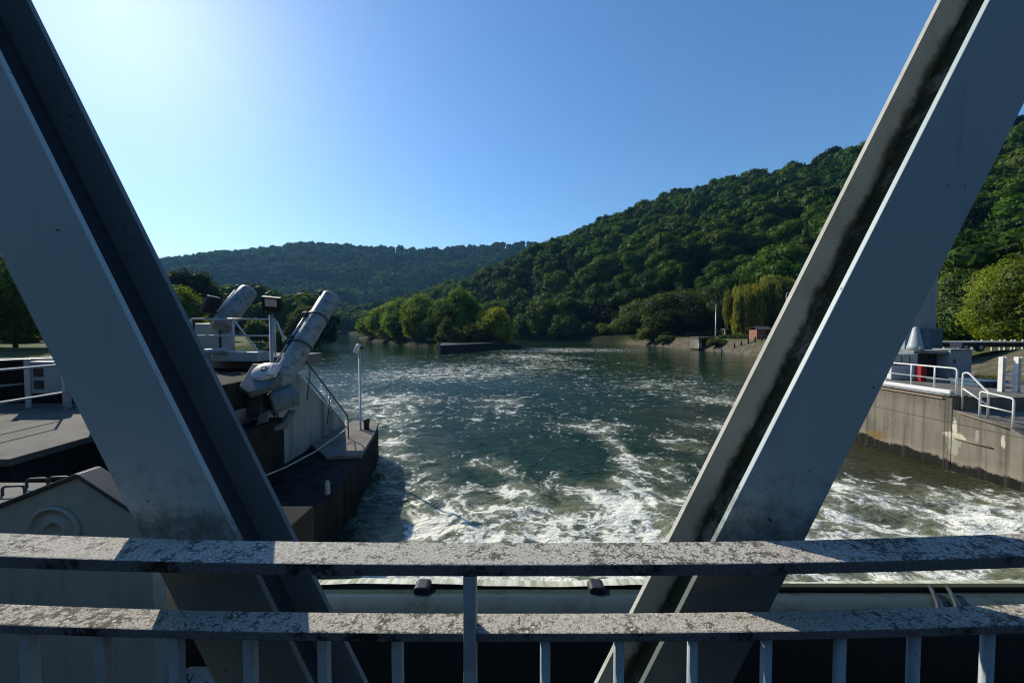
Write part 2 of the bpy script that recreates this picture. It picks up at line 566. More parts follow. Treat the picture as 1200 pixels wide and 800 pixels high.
def ground_mat():
    b = NB('ground_cover')
    c = b.coord()
    n = b.noise(c, .35, 6, .6); f = b.noise(c, 6, 5, .65); mid = b.noise(c, 1.3, 6, .65)
    lawn = b.mix(b.step(n, .35, .65), (.06, .085, .02), (.1, .1, .032))
    lawn = b.mul(lawn, b.mix(f, (.6, .6, .6), (1.35, 1.35, 1.3)))
    earth = b.mix(b.step(mid, .35, .65), (.075, .066, .045), (.15, .13, .095))
    earth = b.mul(earth, b.mix(f, (.6, .6, .6), (1.3, 1.3, 1.3)))
    e = b.attr('earth').outputs['Fac']
    fe = b.step(b.math('ADD', e, b.math('MULTIPLY', b.math('SUBTRACT', mid, .5), 1.1)), .42, .62)
    col = b.mix(fe, lawn, earth)
    col = b.mix(b.attr('wood').outputs['Fac'], col, (.012, .018, .007))
    return b.pbr(col, .95, 0, b.bump(b.math('ADD', mid, b.math('MULTIPLY', f, .4)), .6, .12), .1)
xs = axis_pts((-1500, -300, 30), (-300, -120, 12), (-120, -40, 3), (-40, 62, 1.1), (62, 140, 4), (140, 620, 12))
ys = axis_pts((-620, -60, 20), (-60, 0, 6), (0, 115, 1.1), (115, 270, 3.5), (270, 1100, 14))
GX, GY = np.meshgrid(xs, ys)
GZ = ground(GX, GY)
d_, _ = seg_dist(GX, GY, RIVER, True)
earth = np.where(GX > 0, sstep(d_, 5.5, 3.2), 0) * .66 * sstep(GY, 118, 104)
earth = np.where((GX > 13) & (GY < 24), np.maximum(earth, .62 * sstep(d_, 13, 10)), earth)
di_, _ = seg_dist(GX, GY, ISLE)
wood = np.maximum(sstep(hills(GX, GY), 2, 6), sstep(di_, 14, 10))
wood = np.maximum(wood, sstep(GY, 106, 114) * (GX < 60)).clip(0, 1)
me = grid_mesh('ground', GX, GY, GZ, ground_mat())
for nm, vals in (('earth', earth), ('wood', wood)):
    a = me.attributes.new(nm, 'FLOAT', 'POINT'); a.data.foreach_set('value', vals.astype(np.float32).ravel())
tag(link('ground', me), 'grassy river banks and wooded valley hills behind the water', 'ground', kind='structure')

# ------------------------------------------------------------------ water
def gauss(x, y, cx, cy, sx, sy, rot=0):
    c, s = math.cos(rot), math.sin(rot)
    u = ((x - cx) * c + (y - cy) * s) / sx; v = (-(x - cx) * s + (y - cy) * c) / sy
    return np.exp(-(u * u + v * v))
def foam_density(x, y):
    d = np.zeros(x.shape)
    d += .73 * sstep(y, 13.2 + 2.4 * (fbm(x / 2.4, x * 0, 2, 31) - .5) * 2, 6.6) * sstep(x, -3.6, -1.9)
    d += .25 * sstep(y, 7.4, 5.5)
    def blob(px, py, sx, sy, a, rot=0):
        p = H(px, py, 0)
        return a * gauss(x, y, p.x, p.y, sx, sy, rot)
    for b_ in [(500, 545, .9, 1.3, .3), (575, 540, .8, 1.0, .6), (600, 572, .55, 1.4, .45), (655, 560, .5, 1.2, .25), (720, 590, .8, 1.4, .35), (760, 545, 1.4, 1.1, .42),
               (455, 535, .8, 1.5, .2), (450, 520, 1.0, 1.6, .45), (470, 490, 1.4, 1.8, .36), (490, 470, 2.0, 2.2, .3), (590, 470, 2.2, 2.0, .26),
               (625, 525, .6, 1.0, .38), (690, 500, 1.6, 1.2, .33), (720, 520, .5, 1.6, .5), (860, 500, 2.0, 1.5, .34), (800, 520, 1.0, 1.4, .4), (845, 470, 2.4, 1.6, .3),
               (440, 470, 2.2, 4, .34), (520, 440, 6, 5, .24), (600, 432, 8, 8, .2), (760, 450, 6, 5, .16), (660, 410, 16, 9, .5), (620, 418, 8, 6, .35),
               (1040, 590, .5, 2.6, .62, .55), (1000, 605, .6, 1.6, .4), (1150, 600, 1.2, .9, .4), (1090, 625, 1.6, .9, .5), (980, 560, .6, .9, .3), (955, 625, 1, .8, .3)]:
        d += blob(*b_)
    far = .135 * sstep(y, 11, 17) * sstep(y, 78, 46)
    streak = fbm(x / 5.5, y / 9, 3, 77)
    d += far * (.6 + 1.0 * sstep(streak, .42, .62)) * sstep(x, 25, 8)
    d *= 1 - .75 * gauss(x, y, 8.2, 8.2, 3.0, 3.4)*0.5
    d *= 1 - .22 * sstep(x, 2.6, 4.2) * sstep(y, 9.5, 7.5)
    sm = gauss(x, y, .6, 13.5, 2.6, 2.2)          # smooth upwelling
    d *= 1 - .6 * sm
    return np.clip(d, 0, 1.2)
def water_mat(near=True):
    b = NB('river_water' if near else 'smooth_water')
    c = b.coord()
    d = b.attr('foam').outputs['Fac']
    wv = b.n('ShaderNodeVectorMath', operation='SCALE')
    b.put(wv.inputs[0], b.vmath('SUBTRACT', b.noise(c, .55, 3, .6, 0, 'Color'), (.5, .5, .5))); wv.inputs['Scale'].default_value = 2.1
    wc = b.vmath('ADD', c, wv.outputs[0])
    wv2 = b.n('ShaderNodeVectorMath', operation='SCALE')
    b.put(wv2.inputs[0], b.vmath('SUBTRACT', b.noise(c, 2.6, 3, .6, 0, 'Color'), (.5, .5, .5))); wv2.inputs['Scale'].default_value = .5
    wc = b.vmath('ADD', wc, wv2.outputs[0])
    def ridge(v, sc, det, p):
        n = b.noise(v, sc, det, .55)
        r = b.math('SUBTRACT', 1.0, b.math('ABSOLUTE', b.math('MULTIPLY_ADD', n, 2.0, -1.0)))
        return b.math('POWER', r, p)
    r1 = ridge(wc, .62, 3, 5.0)
    r2 = ridge(b.mapping(wc, loc=(4, 9, 2)), 1.5, 4, 4.0)
    r3 = ridge(b.mapping(wc, loc=(1, 3, 7)), 4.0, 4, 3.0)
    patch = b.noise(wc, 1.1, 8, .68)
    fleck = b.noise(b.mapping(wc, (1, 1, 1), (7, 1, 5)), 3.6, 7, .75)
    v = b.math('ADD', b.math('MULTIPLY', r1, .48), b.math('MULTIPLY', r2, .38))
    v = b.math('ADD', v, b.math('MULTIPLY', r3, .22))
    v = b.math('ADD', v, b.math('MULTIPLY_ADD', patch, .5, -.11))
    fz = b.math('MULTIPLY_ADD', b.step(b.xyz(c)[1], 9, 24), 1.15, .5)
    v = b.math('ADD', v, b.math('MULTIPLY', b.math('SUBTRACT', fleck, .5), fz))
    lo = b.math('SUBTRACT', 1.25, b.math('MULTIPLY', d, .74))
    foam = b.step(v, b.math('SUBTRACT', lo, .10), b.math('ADD', lo, .17))
    foam = b.math('MULTIPLY', foam, b.step(d, .02, .1))
    big = b.noise(c, .22, 4, .6)
    deep = b.mix(b.step(big, .35, .65), (.008, .026, .014), (.016, .040, .019))
    shallow = b.attr('shallow').outputs['Fac']
    deep = b.mix(shallow, deep, (.034, .034, .012))
    aer = b.math('MULTIPLY', b.step(d, .18, .55), b.step(b.noise(wc, .8, 5, .6), .34, .62))
    base = b.mix(b.math('MULTIPLY', aer, .85), deep, (.155, .16, .07))
    halo = b.step(v, b.math('SUBTRACT', lo, .42), lo)
    base = b.mix(b.math('MULTIPLY', halo, b.math('MULTIPLY', b.step(d, .1, .5), .55)), base, (.24, .26, .2))
    col = b.mix(foam, base, (.72, .72, .62))
    cy = b.xyz(c)[1]
    w1 = b.noise(b.mapping(c, (1.0, 1.6, 1)), .9, 3, .5, .6)
    w2 = b.noise(b.mapping(c, (1.0, 1.7, 1)), 3.3, 4, .6, .8)
    w3 = b.noise(c, 12, 4, .6, .4)
    calm = b.step(cy, 42, 9)
    h = b.math('ADD', b.math('MULTIPLY', w1, .45), b.math('MULTIPLY', w2, .22))
    h = b.math('ADD', h, b.math('MULTIPLY', w3, .05))
    h = b.math('MULTIPLY', h, b.math('MULTIPLY_ADD', calm, .82, .18))
    h = b.math('ADD', h, b.math('MULTIPLY', foam, .03))
    nrm = b.bump(h, 1.0, .42)
    rough = b.math('MULTIPLY_ADD', foam, .6, .07)
    return b.pbr(col, rough, 0, nrm, .5, IOR=1.33)
wx = axis_pts((-320, -60, 4), (-60, -14, .9), (-14, -4, .35), (-4, 14, .085), (14, 40, .9))
wy = [3.2]
while wy[-1] < 360: wy.append(wy[-1] + max(.075, .011 * wy[-1]))
WX, WY = np.meshgrid(wx, np.array(wy))
turb = sstep(WY, 17, 7)
dn = foam_density(WX, WY)
def ripple(x, y, s, seed):
    q = fbm(x / s + 1.5 * fbm(x / 2, y / 2, 2, seed + 3), y / s + 1.5 * fbm(x / 2 + 9, y / 2, 2, seed + 5), 4, seed)
    return q - .5
WZ = turb * (.36 * ripple(WX, WY, 1.9, 3) + .16 * ripple(WX, WY, .7, 6)) * sstep(WX, 13.2, 10.5) \
    + .10 * ripple(WX, WY * 1.3, 2.3, 11) * sstep(WY, 80, 25) + .06 * dn * turb
sh = .8 * sstep(WX, 3.2, 8.5) * sstep(WY, 26, 12)
me = grid_mesh('river', WX, WY, WZ, water_mat())
for nm, vals in (('foam', dn), ('shallow', sh)):
    a = me.attributes.new(nm, 'FLOAT', 'POINT'); a.data.foreach_set('value', vals.astype(np.float32).ravel())
tag(link('river', me), 'dark green river streaked with white foam below the weir', 'river', kind='structure')

# ------------------------------------------------------------------ foliage
def cube_sphere(n=3):
    vs = []; qs = []
    for ax in range(3):
        for sg in (-1, 1):
            o = len(vs)
            for i in range(n + 1):
                for j in range(n + 1):
                    p = [0, 0, 0]
                    p[ax] = sg; p[(ax + 1) % 3] = -1 + 2 * i / n; p[(ax + 2) % 3] = (-1 + 2 * j / n) * sg
                    p = np.array(p, float); vs.append(p / np.linalg.norm(p))
            for i in range(n):
                for j in range(n):
                    a = o + i * (n + 1) + j
                    qs.append((a, a + n + 1, a + n + 2, a + 1))
    return np.array(vs), np.array(qs)
CSV, CSQ = cube_sphere(3)

def leaf_cloud(lobes, size, cover, rng, core=.74, hang=0.0, tint=(.05, .08, .02), vary=.25):
    """leaf quads scattered through the shells of ellipsoid lobes, plus a dark inner core per lobe"""
    V = []; T = []; nq = 0
    cores = []; ct = []
    tint = np.array(tint)
    for (cx, cy, cz, rx, ry, rz) in lobes:
        r = np.array([rx, ry, rz]); c = np.array([cx, cy, cz])
        area = 4 * math.pi * ((rx * ry) ** 1.6 / 3 + (rx * rz) ** 1.6 / 3 + (ry * rz) ** 1.6 / 3) ** (1 / 1.6)
        n = max(8, int(cover * area / size ** 2))
        u = rng.normal(size=(n, 3)); u /= np.linalg.norm(u, axis=1, keepdims=True)
        ph = np.arctan2(u[:, 1], u[:, 0]); k1 = rng.integers(2, 5); k2 = rng.integers(3, 6)
        lump = 1 + .10 * np.sin(k1 * ph + 5 * u[:, 2] + rng.random() * 6) + .08 * np.sin(k2 * 2.3 * u[:, 2] - 2 * ph + rng.random() * 6)
        rad = lump * (1.04 - .34 * rng.random(n) ** 2.2)
        p = c + u * r * rad[:, None]
        nr = u / r * r.min() + rng.normal(size=(n, 3)) * .28
        nr /= np.linalg.norm(nr, axis=1, keepdims=True)
        a = np.cross(nr, rng.normal(size=(n, 3)))
        if hang: a = a * (1 - hang) + np.array([0, 0, -1.0]) * hang
        a /= np.linalg.norm(a, axis=1, keepdims=True) + 1e-9
        b_ = np.cross(nr, a)
        s = size * (.55 + .8 * rng.random((n, 1)))
        la = s * (.62 + 1.1 * hang); lb = s * (.42 - .2 * hang)
        bend = nr * s * .14
        q = np.stack([p - a * la, p + b_ * lb - bend * rng.random((n, 1)), p + a * la, p - b_ * lb - bend], 1)
        V.append(q.reshape(-1, 3))
        lt = tint * (1 + vary * rng.normal()) * (1 + .09 * rng.normal(size=(n, 1)))
        lt = np.clip(lt, .004, .4)
        T.append(np.repeat(lt, 4, 0)); nq += n
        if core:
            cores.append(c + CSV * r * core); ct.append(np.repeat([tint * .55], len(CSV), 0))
    v = np.concatenate(V); q = np.arange(nq * 4).reshape(-1, 4); t = np.concatenate(T)
    if core:
        off = len(v)
        qs = [CSQ + off + i * len(CSV) for i in range(len(cores))]
        v = np.concatenate([v] + cores); t = np.concatenate([t] + ct); q = np.concatenate([q] + qs)
    return v, q, t

def round_lobes(w, h, z0, rng, n=9, flat=1.0, top=.5):
    """lobes of a broadleaf crown of width w, from z0 to z0+h"""
    L = [(0, 0, z0 + h * .5, w * .34, w * .34, h * .40)]
    for k in range(n):
        an = 2.4 * k + rng.random() * .7
        t = (k + .5) / n
        zz = z0 + h * (.16 + .68 * t)
        prof = math.sqrt(max(.05, 1 - ((t - .42) / .66) ** 2))
        rr = w * .5 * prof * (.55 + .2 * rng.random())
        s = w * (.17 + .10 * rng.random())
        L.append((rr * math.cos(an), rr * math.sin(an), zz, s * 1.08, s, min(s * .85, h * .28) * flat))
    L.append((w * .06 * rng.normal(), w * .06 * rng.normal(), z0 + h * .84, w * .2, w * .2, h * .17))
    return L

def tree(px, Y, top, width, tint, label, kind='round', group=None, name='tree', size=None, cover=1.25, trunk=.2, z=None, n=10, vary=.2, X=None, cat='tree'):
    p = W(px, 400, Y)
    x = p.x if X is None else X
    z = gz(x, Y) if z is None else z
    ztop = W(px, top, Y).z
    h = ztop - z
    rng = np.random.default_rng(int(px * 7 + Y * 13 + top) % 99991)
    root = thing(name, label, cat, (x, Y, z), group)
    dist = math.hypot(x, Y)
    sz = size or max(.16, dist * .0036)
    if kind == 'round':
        z0 = h * trunk * .6; tint = tuple(1.35 * q for q in tint)
        L = round_lobes(width, h - z0, z0, rng, n)
    elif kind == 'bush':
        z0 = -.1; tint = tuple(1.35 * q for q in tint)
        L = round_lobes(width, h - z0, z0, rng, n, 1.15)
    elif kind == 'conifer':
        L = []
        m = 11
        for k in range(m):
            t = k / (m - 1); zz = h * (.1 + .86 * t); rr = width * .5 * (1 - t) ** .85 + .12
            for j in range(max(2, int(6 * (1 - t)))):
                an = j * 6.283 / max(2, int(6 * (1 - t))) + k
                L.append((rr * .55 * math.cos(an), rr * .55 * math.sin(an), zz, rr * .5, rr * .5, h * .06))
    elif kind == 'willow':
        L = round_lobes(width * .8, h * .42, h * .56, rng, 7)
        for k in range(13):
            an = k * 2.399; rr = width * .5 * (.5 + .5 * rng.random())
            zt = h * (.62 + .22 * rng.random()); ln = h * (.26 + .2 * rng.random())
            L.append((rr * math.cos(an), rr * math.sin(an), zt - ln * .6, width * .11, width * .11, ln))
    v, q, t = leaf_cloud(L, sz, cover, rng, hang=.75 if kind == 'willow' else 0, tint=tint, vary=vary)
    me = quad_mesh('crown', v, q, M['leaf'], False, t)
    link('crown', me, root)
    mb = MB()
    o = ORIG[root.name]
    r0 = max(.05, h * .022)
    ht = h * (.92 if kind == 'conifer' else .62)
    P = [o + Vector((0, 0, -.3))] + [o + Vector((math.sin(k * 1.7 + px) * r0 * .7 * k / 3, math.cos(k * 2.1) * r0 * .7 * k / 3, ht * k / 5)) for k in range(1, 6)]
    mb.tube(P, [r0 * 1.25, r0, r0 * .85, r0 * .7, r0 * .5, r0 * .25], 8)
    if kind != 'conifer':
        for lb in L[1:6]:
            e = o + Vector(lb[:3]); s = o + Vector((0, 0, max(.1, min(ht * .8, lb[2] * .62))))
            mb.tube([s, (s + e) / 2 + Vector((0, 0, -.02 * h)), e], [r0 * .5, r0 * .35, r0 * .12], 6)
    mb.build('trunk', M['bark'], root)
    return root

# crown prototypes for the wooded hillsides (joined into one mesh per wood)
def proto_crowns(k, size, cover, n, seed, core=.8):
    out = []
    rng = np.random.default_rng(seed)
    for i in range(k):
        L = [(0, 0, .1, .82, .82, .86)]
        for k in range(n):
            an = 2.4 * k + rng.random() * .8; el = .15 + .95 * (k + .5) / n
            r = .74 * math.cos(el); s = .26 + .16 * rng.random()
            L.append((r * math.cos(an), r * math.sin(an), .1 + .74 * math.sin(el), s, s, s * .8))
        tn = (1, 1, 1)
        if k == 8 and i == 4:                  # a spruce among the broadleaves
            L = [(0, 0, -.7 + 2.0 * k / 7, .62 * (1 - k / 7.6), .62 * (1 - k / 7.6), .24) for k in range(8)]; tn = (.5, .5, .7)
        out.append(leaf_cloud(L, size, cover, rng, core=core, tint=tn, vary=.10))
    return out
def wood_mesh(name, pts, scl, tints, protos, seed, near=None):
    rng = np.random.default_rng(seed)
    V = []; Q = []; T = []; off = 0
    near = near or protos
    for i in range(len(pts)):
        ps = near if math.hypot(pts[i][0], pts[i][1]) < 175 else protos
        v, q, t = ps[rng.integers(len(ps))]
        an = rng.random() * 6.283; c, s = math.cos(an), math.sin(an)
        vv = np.empty_like(v)
        vv[:, 0] = (v[:, 0] * c - v[:, 1] * s); vv[:, 1] = (v[:, 0] * s + v[:, 1] * c); vv[:, 2] = v[:, 2]
        V.append((vv * scl[i] + pts[i]).astype(np.float32)); Q.append(q + off); T.append((t * tints[i]).astype(np.float32)); off += len(v)
    return quad_mesh(name, np.concatenate(V), np.concatenate(Q), M['leaf'], False, np.concatenate(T))
def in_view(x, y, z, m=.16):
    return (np.abs(x / y) < 1.333 + m) & ((z - CAMH) / y > -.2)
def scatter(x0, x1, y0, y1, step, seed, cond):
    rng = np.random.default_rng(seed)
    gx, gy = np.meshgrid(np.arange(x0, x1, step), np.arange(y0, y1, step))
    gx = gx.ravel() + rng.uniform(-.48, .48, gx.size) * step; gy = gy.ravel() + rng.uniform(-.48, .48, gy.size) * step
    k = gy > 5
    gx, gy = gx[k], gy[k]
    k = np.abs(gx / gy) < 1.55
    gx, gy = gx[k], gy[k]
    z = ground(gx, gy)
    e = 3.0                              # slope facing the viewer
    nx = -(ground(gx + e, gy) - z) / e; ny = -(ground(gx, gy + e) - z) / e
    facing = (nx * (-gx) + ny * (-gy)) + (CAMH - z)
    k = cond(gx, gy, z) & (facing / np.hypot(gx, gy) > -.28)
    return gx[k], gy[k], z[k], rng
dr = lambda x, y: seg_dist(x, y, RIVER, True)[0]
# right hillside
gx, gy, z, rng = scatter(-130, 420, 20, 470, 8.0, 3, lambda x, y, z: (~inside(x, y, RIVER)) & (x > -125) & (dr(x, y) > np.where(y > 112, 1.2, 17.0)) & ((hills(x, y) > 1.2) | (y > 112) | (dr(x, y) > 22)) & (x + .35 * y > 8) & ((y > 50) | (x > 62)) & ~((x / y > .15) & (x / y < .30) & (y < 134)) & (y < 470))
sc = (2.8 + 4.8 * rng.random(len(gx)) ** .8) * (1 + .12 * fbm(gx / 30, gy / 30, 2, 4))
tn = fbm(gx / 28, gy / 28, 3, 21)[:, None]
base = np.array([.042, .13, .008]) * (1 - tn) * 1.3 + np.array([.15, .24, .012]) * tn * 1.1
tint = base * (1 + .34 * rng.normal(size=(len(gx), 1))).clip(.35, 2.0) * (1 + .08 * rng.normal(size=(len(gx), 3)))
print('right wood', len(gx))
me = wood_mesh('hillside_wood', np.stack([gx, gy, z + sc * .85], 1), sc, tint.clip(.008, .3), proto_crowns(12, .165, 1.05, 7, 5), 8, proto_crowns(10, .085, 1.1, 9, 25))
tag(link('hillside_wood', me), 'dense dark green broadleaf wood covering the steep hillside on the right bank', 'wood', kind='stuff')
# far hills
gx, gy, z, rng = scatter(-1300, 330, 95, 880, 10.5, 9, lambda x, y, z: (~inside(x, y, RIVER)) & (dr(x, y) > 3) & ((hills(x, y) > 1.5) | (y > 300) | ((x < -50) & (y > 100) & (dr(x, y) < 60))) & ((x < -125) | (y > 470) | (x + .35 * y < 8)) & (x + y * .9 > -560))
sc = rng.uniform(5.2, 8.4, len(gx))
tn = fbm(gx / 45, gy / 45, 3, 41)[:, None]
base = np.array([.022, .08, .012]) * (1 - tn) * 1.2 + np.array([.11, .2, .02]) * tn * 1.25
tint = base * (1 + .34 * rng.normal(size=(len(gx), 1))).clip(.5, 1.7)
print('far wood', len(gx))
me = wood_mesh('far_wood', np.stack([gx, gy, z + sc * .8], 1), sc, tint.clip(.008, .3), proto_crowns(8, .30, 1.1, 6, 15), 18)
tag(link('far_wood', me), 'hazy blue green wood covering the far hills at the end of the valley', 'wood', kind='stuff')
# ------------------------------------------------------------------ single trees
G1 = 'trees crowded on the river island'
YG = (.18, .215, .022); MG = (.09, .155, .022); DG = (.045, .085, .016); LG = (.13, .19, .028)
tree(578, 84, 360, 8.0, YG, 'yellow green leafy tree at the tip of the island above the dark wall', 'bush', G1, n=12)
tree(541, 92, 338, 11, MG, 'tallest rounded tree of the island, behind the yellow green one', 'bush', G1, n=13)
tree(519, 90, 352, 8.5, DG, 'darkest bushy tree in the middle of the island', 'bush', G1, n=12)
tree(497, 99, 345, 11, LG, 'broad mid green tree left of the darkest tree on the island', 'bush', G1, n=13)
tree(476, 110, 350, 12, MG, 'rounded green tree on the left half of the island, third from its far end', 'bush', G1, n=12)
tree(457, 122, 357, 13, LG, 'pale green tree leaning over the water, second from the far end of the island', 'bush', G1, n=12)
tree(441, 138, 364, 13, MG, 'last low tree at the far left end of the island', 'bush', G1, n=12)
tree(558, 83, 382, 7, (.085, .1, .022), 'low yellowish shrub on top of the dark island wall', 'bush', 'shrubs by the water', name='shrub', n=8, cat='shrub')
tree(524, 80, 372, 5.5, (.08, .1, .03), 'light green shrub hanging over the left end of the dark island wall', 'bush', 'shrubs by the water', name='shrub', n=8, cat='shrub')
# right bank, edge of the wood
G2 = 'broadleaf trees along the foot of the hillside'
tree(874, 74, 334, 7.0, (.2, .22, .04), 'pale yellow green weeping willow left of the brick coloured hut', 'willow', 'weeping willows')
tree(908, 75, 322, 7.5, (.15, .185, .03), 'taller weeping willow behind the brick coloured hut, beside the right girder', 'willow', 'weeping willows')
tree(835, 92, 338, 17, (.042, .068, .018), 'wide dark green tree behind the mast on the right bank', 'round', G2, n=14)
tree(790, 96, 343, 15, (.05, .078, .019), 'round mid green tree left of the mast, taller than its left neighbour', 'round', G2, n=14)
tree(757, 108, 352, 15, (.045, .072, .018), 'round green tree above the pale bank shrub', 'round', G2, n=14)
tree(735, 118, 368, 9, (.06, .09, .022), 'small light green tree at the left start of the right bank promenade', 'bush', G2, n=10)
G6 = 'rounded trees at the waterside of the far bend'
tree(618, 150, 368, 10, (.06, .10, .02), 'rounded waterside tree just right of the island tip', 'bush', G6, n=11)
tree(640, 142, 362, 11, (.05, .09, .02), 'mid green waterside tree, second from the island tip', 'bush', G6, n=11)
tree(661, 132, 368, 10, (.07, .12, .022), 'lighter waterside tree left of the dark conifers', 'bush', G6, n=11)
tree(712, 122, 380, 8, (.06, .10, .02), 'low waterside tree right of the narrow pale green one', 'bush', G6, n=10)
G3 = 'dark conifers among the trees of the right bank'
for px, Y, top, wd, lb in ((683, 135, 352, 7, 'slim dark conifer, leftmost of the conifers by the far bend'),
                           (697, 136, 342, 8, 'dark conifer second from the left in the clump by the bend'),
                           (711, 133, 338, 8, 'tallest dark conifer of the clump at the river bend'),
                           (725, 130, 346, 8, 'dark conifer on the right end of the clump by the bend')):
    tree(px, Y, top, wd, (.016, .03, .014), lb, 'conifer', G3, name='conifer')
tree(690, 126, 376, 5.5, (.09, .115, .035), 'narrow pale green tree at the waterside in front of the conifers', 'bush', G2, n=9)
tree(759, 97, 384, 5.0, (.1, .125, .03), 'bright green bush on the bank top left of the dark culvert', 'bush', 'bushes on the right bank', name='bush', n=9, z=1.3, cat='bush')
tree(781, 91, 393, 4.6, (.06, .085, .022), 'low green bush on the earth bank just left of the dark culvert', 'bush', 'bushes on the right bank', name='bush', n=7, z=1.0, cat='bush')
tree(840, 72, 397, 3.4, (.06, .08, .022), 'small bush on the earth slope right of the dark culvert', 'bush', 'bushes on the right bank', name='bush', n=7, z=1.0, cat='bush')
# right, behind the quay
G4 = 'sunlit trees behind the road on the right'
tree(1186, 40, 312, 8.5, (.13, .165, .012), 'bright yellow green tree behind the guard posts at the right edge', 'bush', G4, n=24, cover=1.25, vary=.3, X=53.5)
tree(1225, 37, 296, 9, (.11, .16, .012), 'tall yellow green tree cut off by the right edge of the view', 'bush', G4, n=24, cover=1.25, vary=.3, X=51)
tree(1148, 47, 318, 10, (.06, .1, .02), 'mid green bushy tree left of the bright yellow green tree', 'bush', G4, n=16, cover=1.35)
tree(1112, 52, 338, 9, (.022, .038, .012), 'very dark shaded tree directly right of the blue grey tower', 'bush', G4, n=14, cover=1.35)
# left
G5 = 'trees on the left bank'
tree(226, 62, 316, 8.6, (.022, .034, .02), 'big dark rounded tree behind the second cylinder', 'round', G5, n=14)
tree(203, 46, 334, 6.6, (.11, .15, .014), 'bright green rounded tree left of the big dark one', 'bush', G5, n=13)
tree(384, 76, 360, 6.4, (.018, .03, .015), 'very dark bush hanging over the water behind the large cylinder', 'bush', G5, n=12, z=1.6, X=-37.5)
tree(356, 80, 358, 7, (.055, .08, .024), 'light green tree left of the dark waterside bush', 'bush', G5, n=11)
tree(18, 33, 318, 7.0, (.12, .17, .014), 'sunlit tree on the lawn beyond the left railing', 'round', G5, n=15, trunk=.28)
tree(-14, 30, 296, 7.6, (.11, .16, .014), 'taller green tree at the left edge of the view', 'round', G5, n=15, trunk=.25)
tree(20, 40, 378, 4.6, (.09, .13, .02), 'low bush on the lawn at the far left', 'bush', 'bushes on the left bank', name='bush', n=8, cat='bush')
tree(306, 56, 376, 4.2, (.06, .085, .024), 'green shrub seen through the platform railing', 'bush', 'bushes on the left bank', name='shrub', n=8, cat='shrub')
tree(325, 44, 384, 3.0, (.07, .1, .022), 'small bright shrub right of the floodlight post', 'bush', 'bushes on the left bank', name='shrub', n=8, cat='shrub')

# ------------------------------------------------------------------ bridge railing
RY0, RY1 = .798, .884
def sag(x): return .026 * min(abs(x) / 1.25, 1.3) ** 2.3
RX = np.linspace(-5.5, 5.5, 111)
ZT = CAMH - .5
def rail_bar(mb, y0, y1, ztop, th, lip=0):
    vs = []; fs = []
    for x in RX:
        z = ztop + sag(x)
        vs += [(x, y0, z - th), (x, y1, z - th), (x, y1, z), (x, y0, z)]
    for i in range(len(RX) - 1):
        a = i * 4
        for k in range(4):
            mb.cur = 1 if k != 2 else 0
            mb.add([vs[a + k], vs[a + 4 + k], vs[a + 4 + (k + 1) % 4], vs[a + (k + 1) % 4]], [(0, 1, 2, 3)])
    mb.cur = 1
    mb.add(vs[:4], [(0, 1, 2, 3)]); mb.add(vs[-4:], [(3, 2, 1, 0)])
def weld(o, bev):
    bm = bmesh.new(); bm.from_mesh(o.data)
    bmesh.ops.remove_doubles(bm, verts=bm.verts, dist=1e-5)
    bmesh.ops.recalc_face_normals(bm, faces=bm.faces)
    bm.to_mesh(o.data); bm.free()
    md = o.modifiers.new('bevel', 'BEVEL'); md.width = bev; md.segments = 2; md.limit_method = 'ANGLE'; md.angle_limit = R(40)
rl = thing('bridge_railing', 'lichen covered grey steel railing across the whole foreground', 'railing', (0, .84, CAMH - 1.6))
mb = MB(); rail_bar(mb, RY0, RY1, ZT, .026)
o = mb.build('top_rail', [M['lichen'], M['rail_side']], rl, 'flat handrail blotched with grey and black lichen'); weld(o, .003)
Z2 = W(600, 742, .806).z
mb = MB(); rail_bar(mb, .806, .866, Z2, .020)
o = mb.build('lower_rail', [M['lichen'], M['rail_side']], rl); weld(o, .003)
mb = MB(); rail_bar(mb, .815, .857, CAMH - 1.48, .02)
o = mb.build('bottom_rail', [M['rail_side'], M['rail_side']], rl); weld(o, .003)
px0 = (549 - 600) / FPX * .80
mb = MB(); mb.box((px0 - .0135, .7985, CAMH - 1.6), (px0 + .0135, .838, ZT - .027))
mb.build('post', M['baluster'], rl, bevel=.002)
for s in (-2, -1, 1, 2):
    mb = MB(); mb.box((px0 + s * 1.98 - .0135, .7985, CAMH - 1.6), (px0 + s * 1.98 + .0135, .838, ZT - .027 + sag(1.9)))
    mb.build('post', M['baluster'], rl, bevel=.002)
bal = None
for k in range(-32, 33):
    if k % 12 == 0: continue
    x = px0 + .165 * k
    mb = MB()
    if k < 1:
        mb.box((x - .011, .826, CAMH - 1.5), (x + .011, .848, Z2 - .021 + sag(x)))
        mb.build('baluster', M['baluster'], rl, bevel=.002)
    else:
        mb.lathe((x, .837, CAMH - 1.5), (0, 0, 1), [(0, .0115), (Z2 - .021 + sag(x) - CAMH + 1.5, .0115)], 14)
        mb.build('baluster', M['baluster'], rl)
# walkway
mb = MB(); mb.box((-12, -1.6, CAMH - 1.75), (13.5, .92, CAMH - 1.6))
tag(mb.build('walkway', M['asphalt']), 'concrete footbridge deck under the viewer', 'walkway', kind='structure')

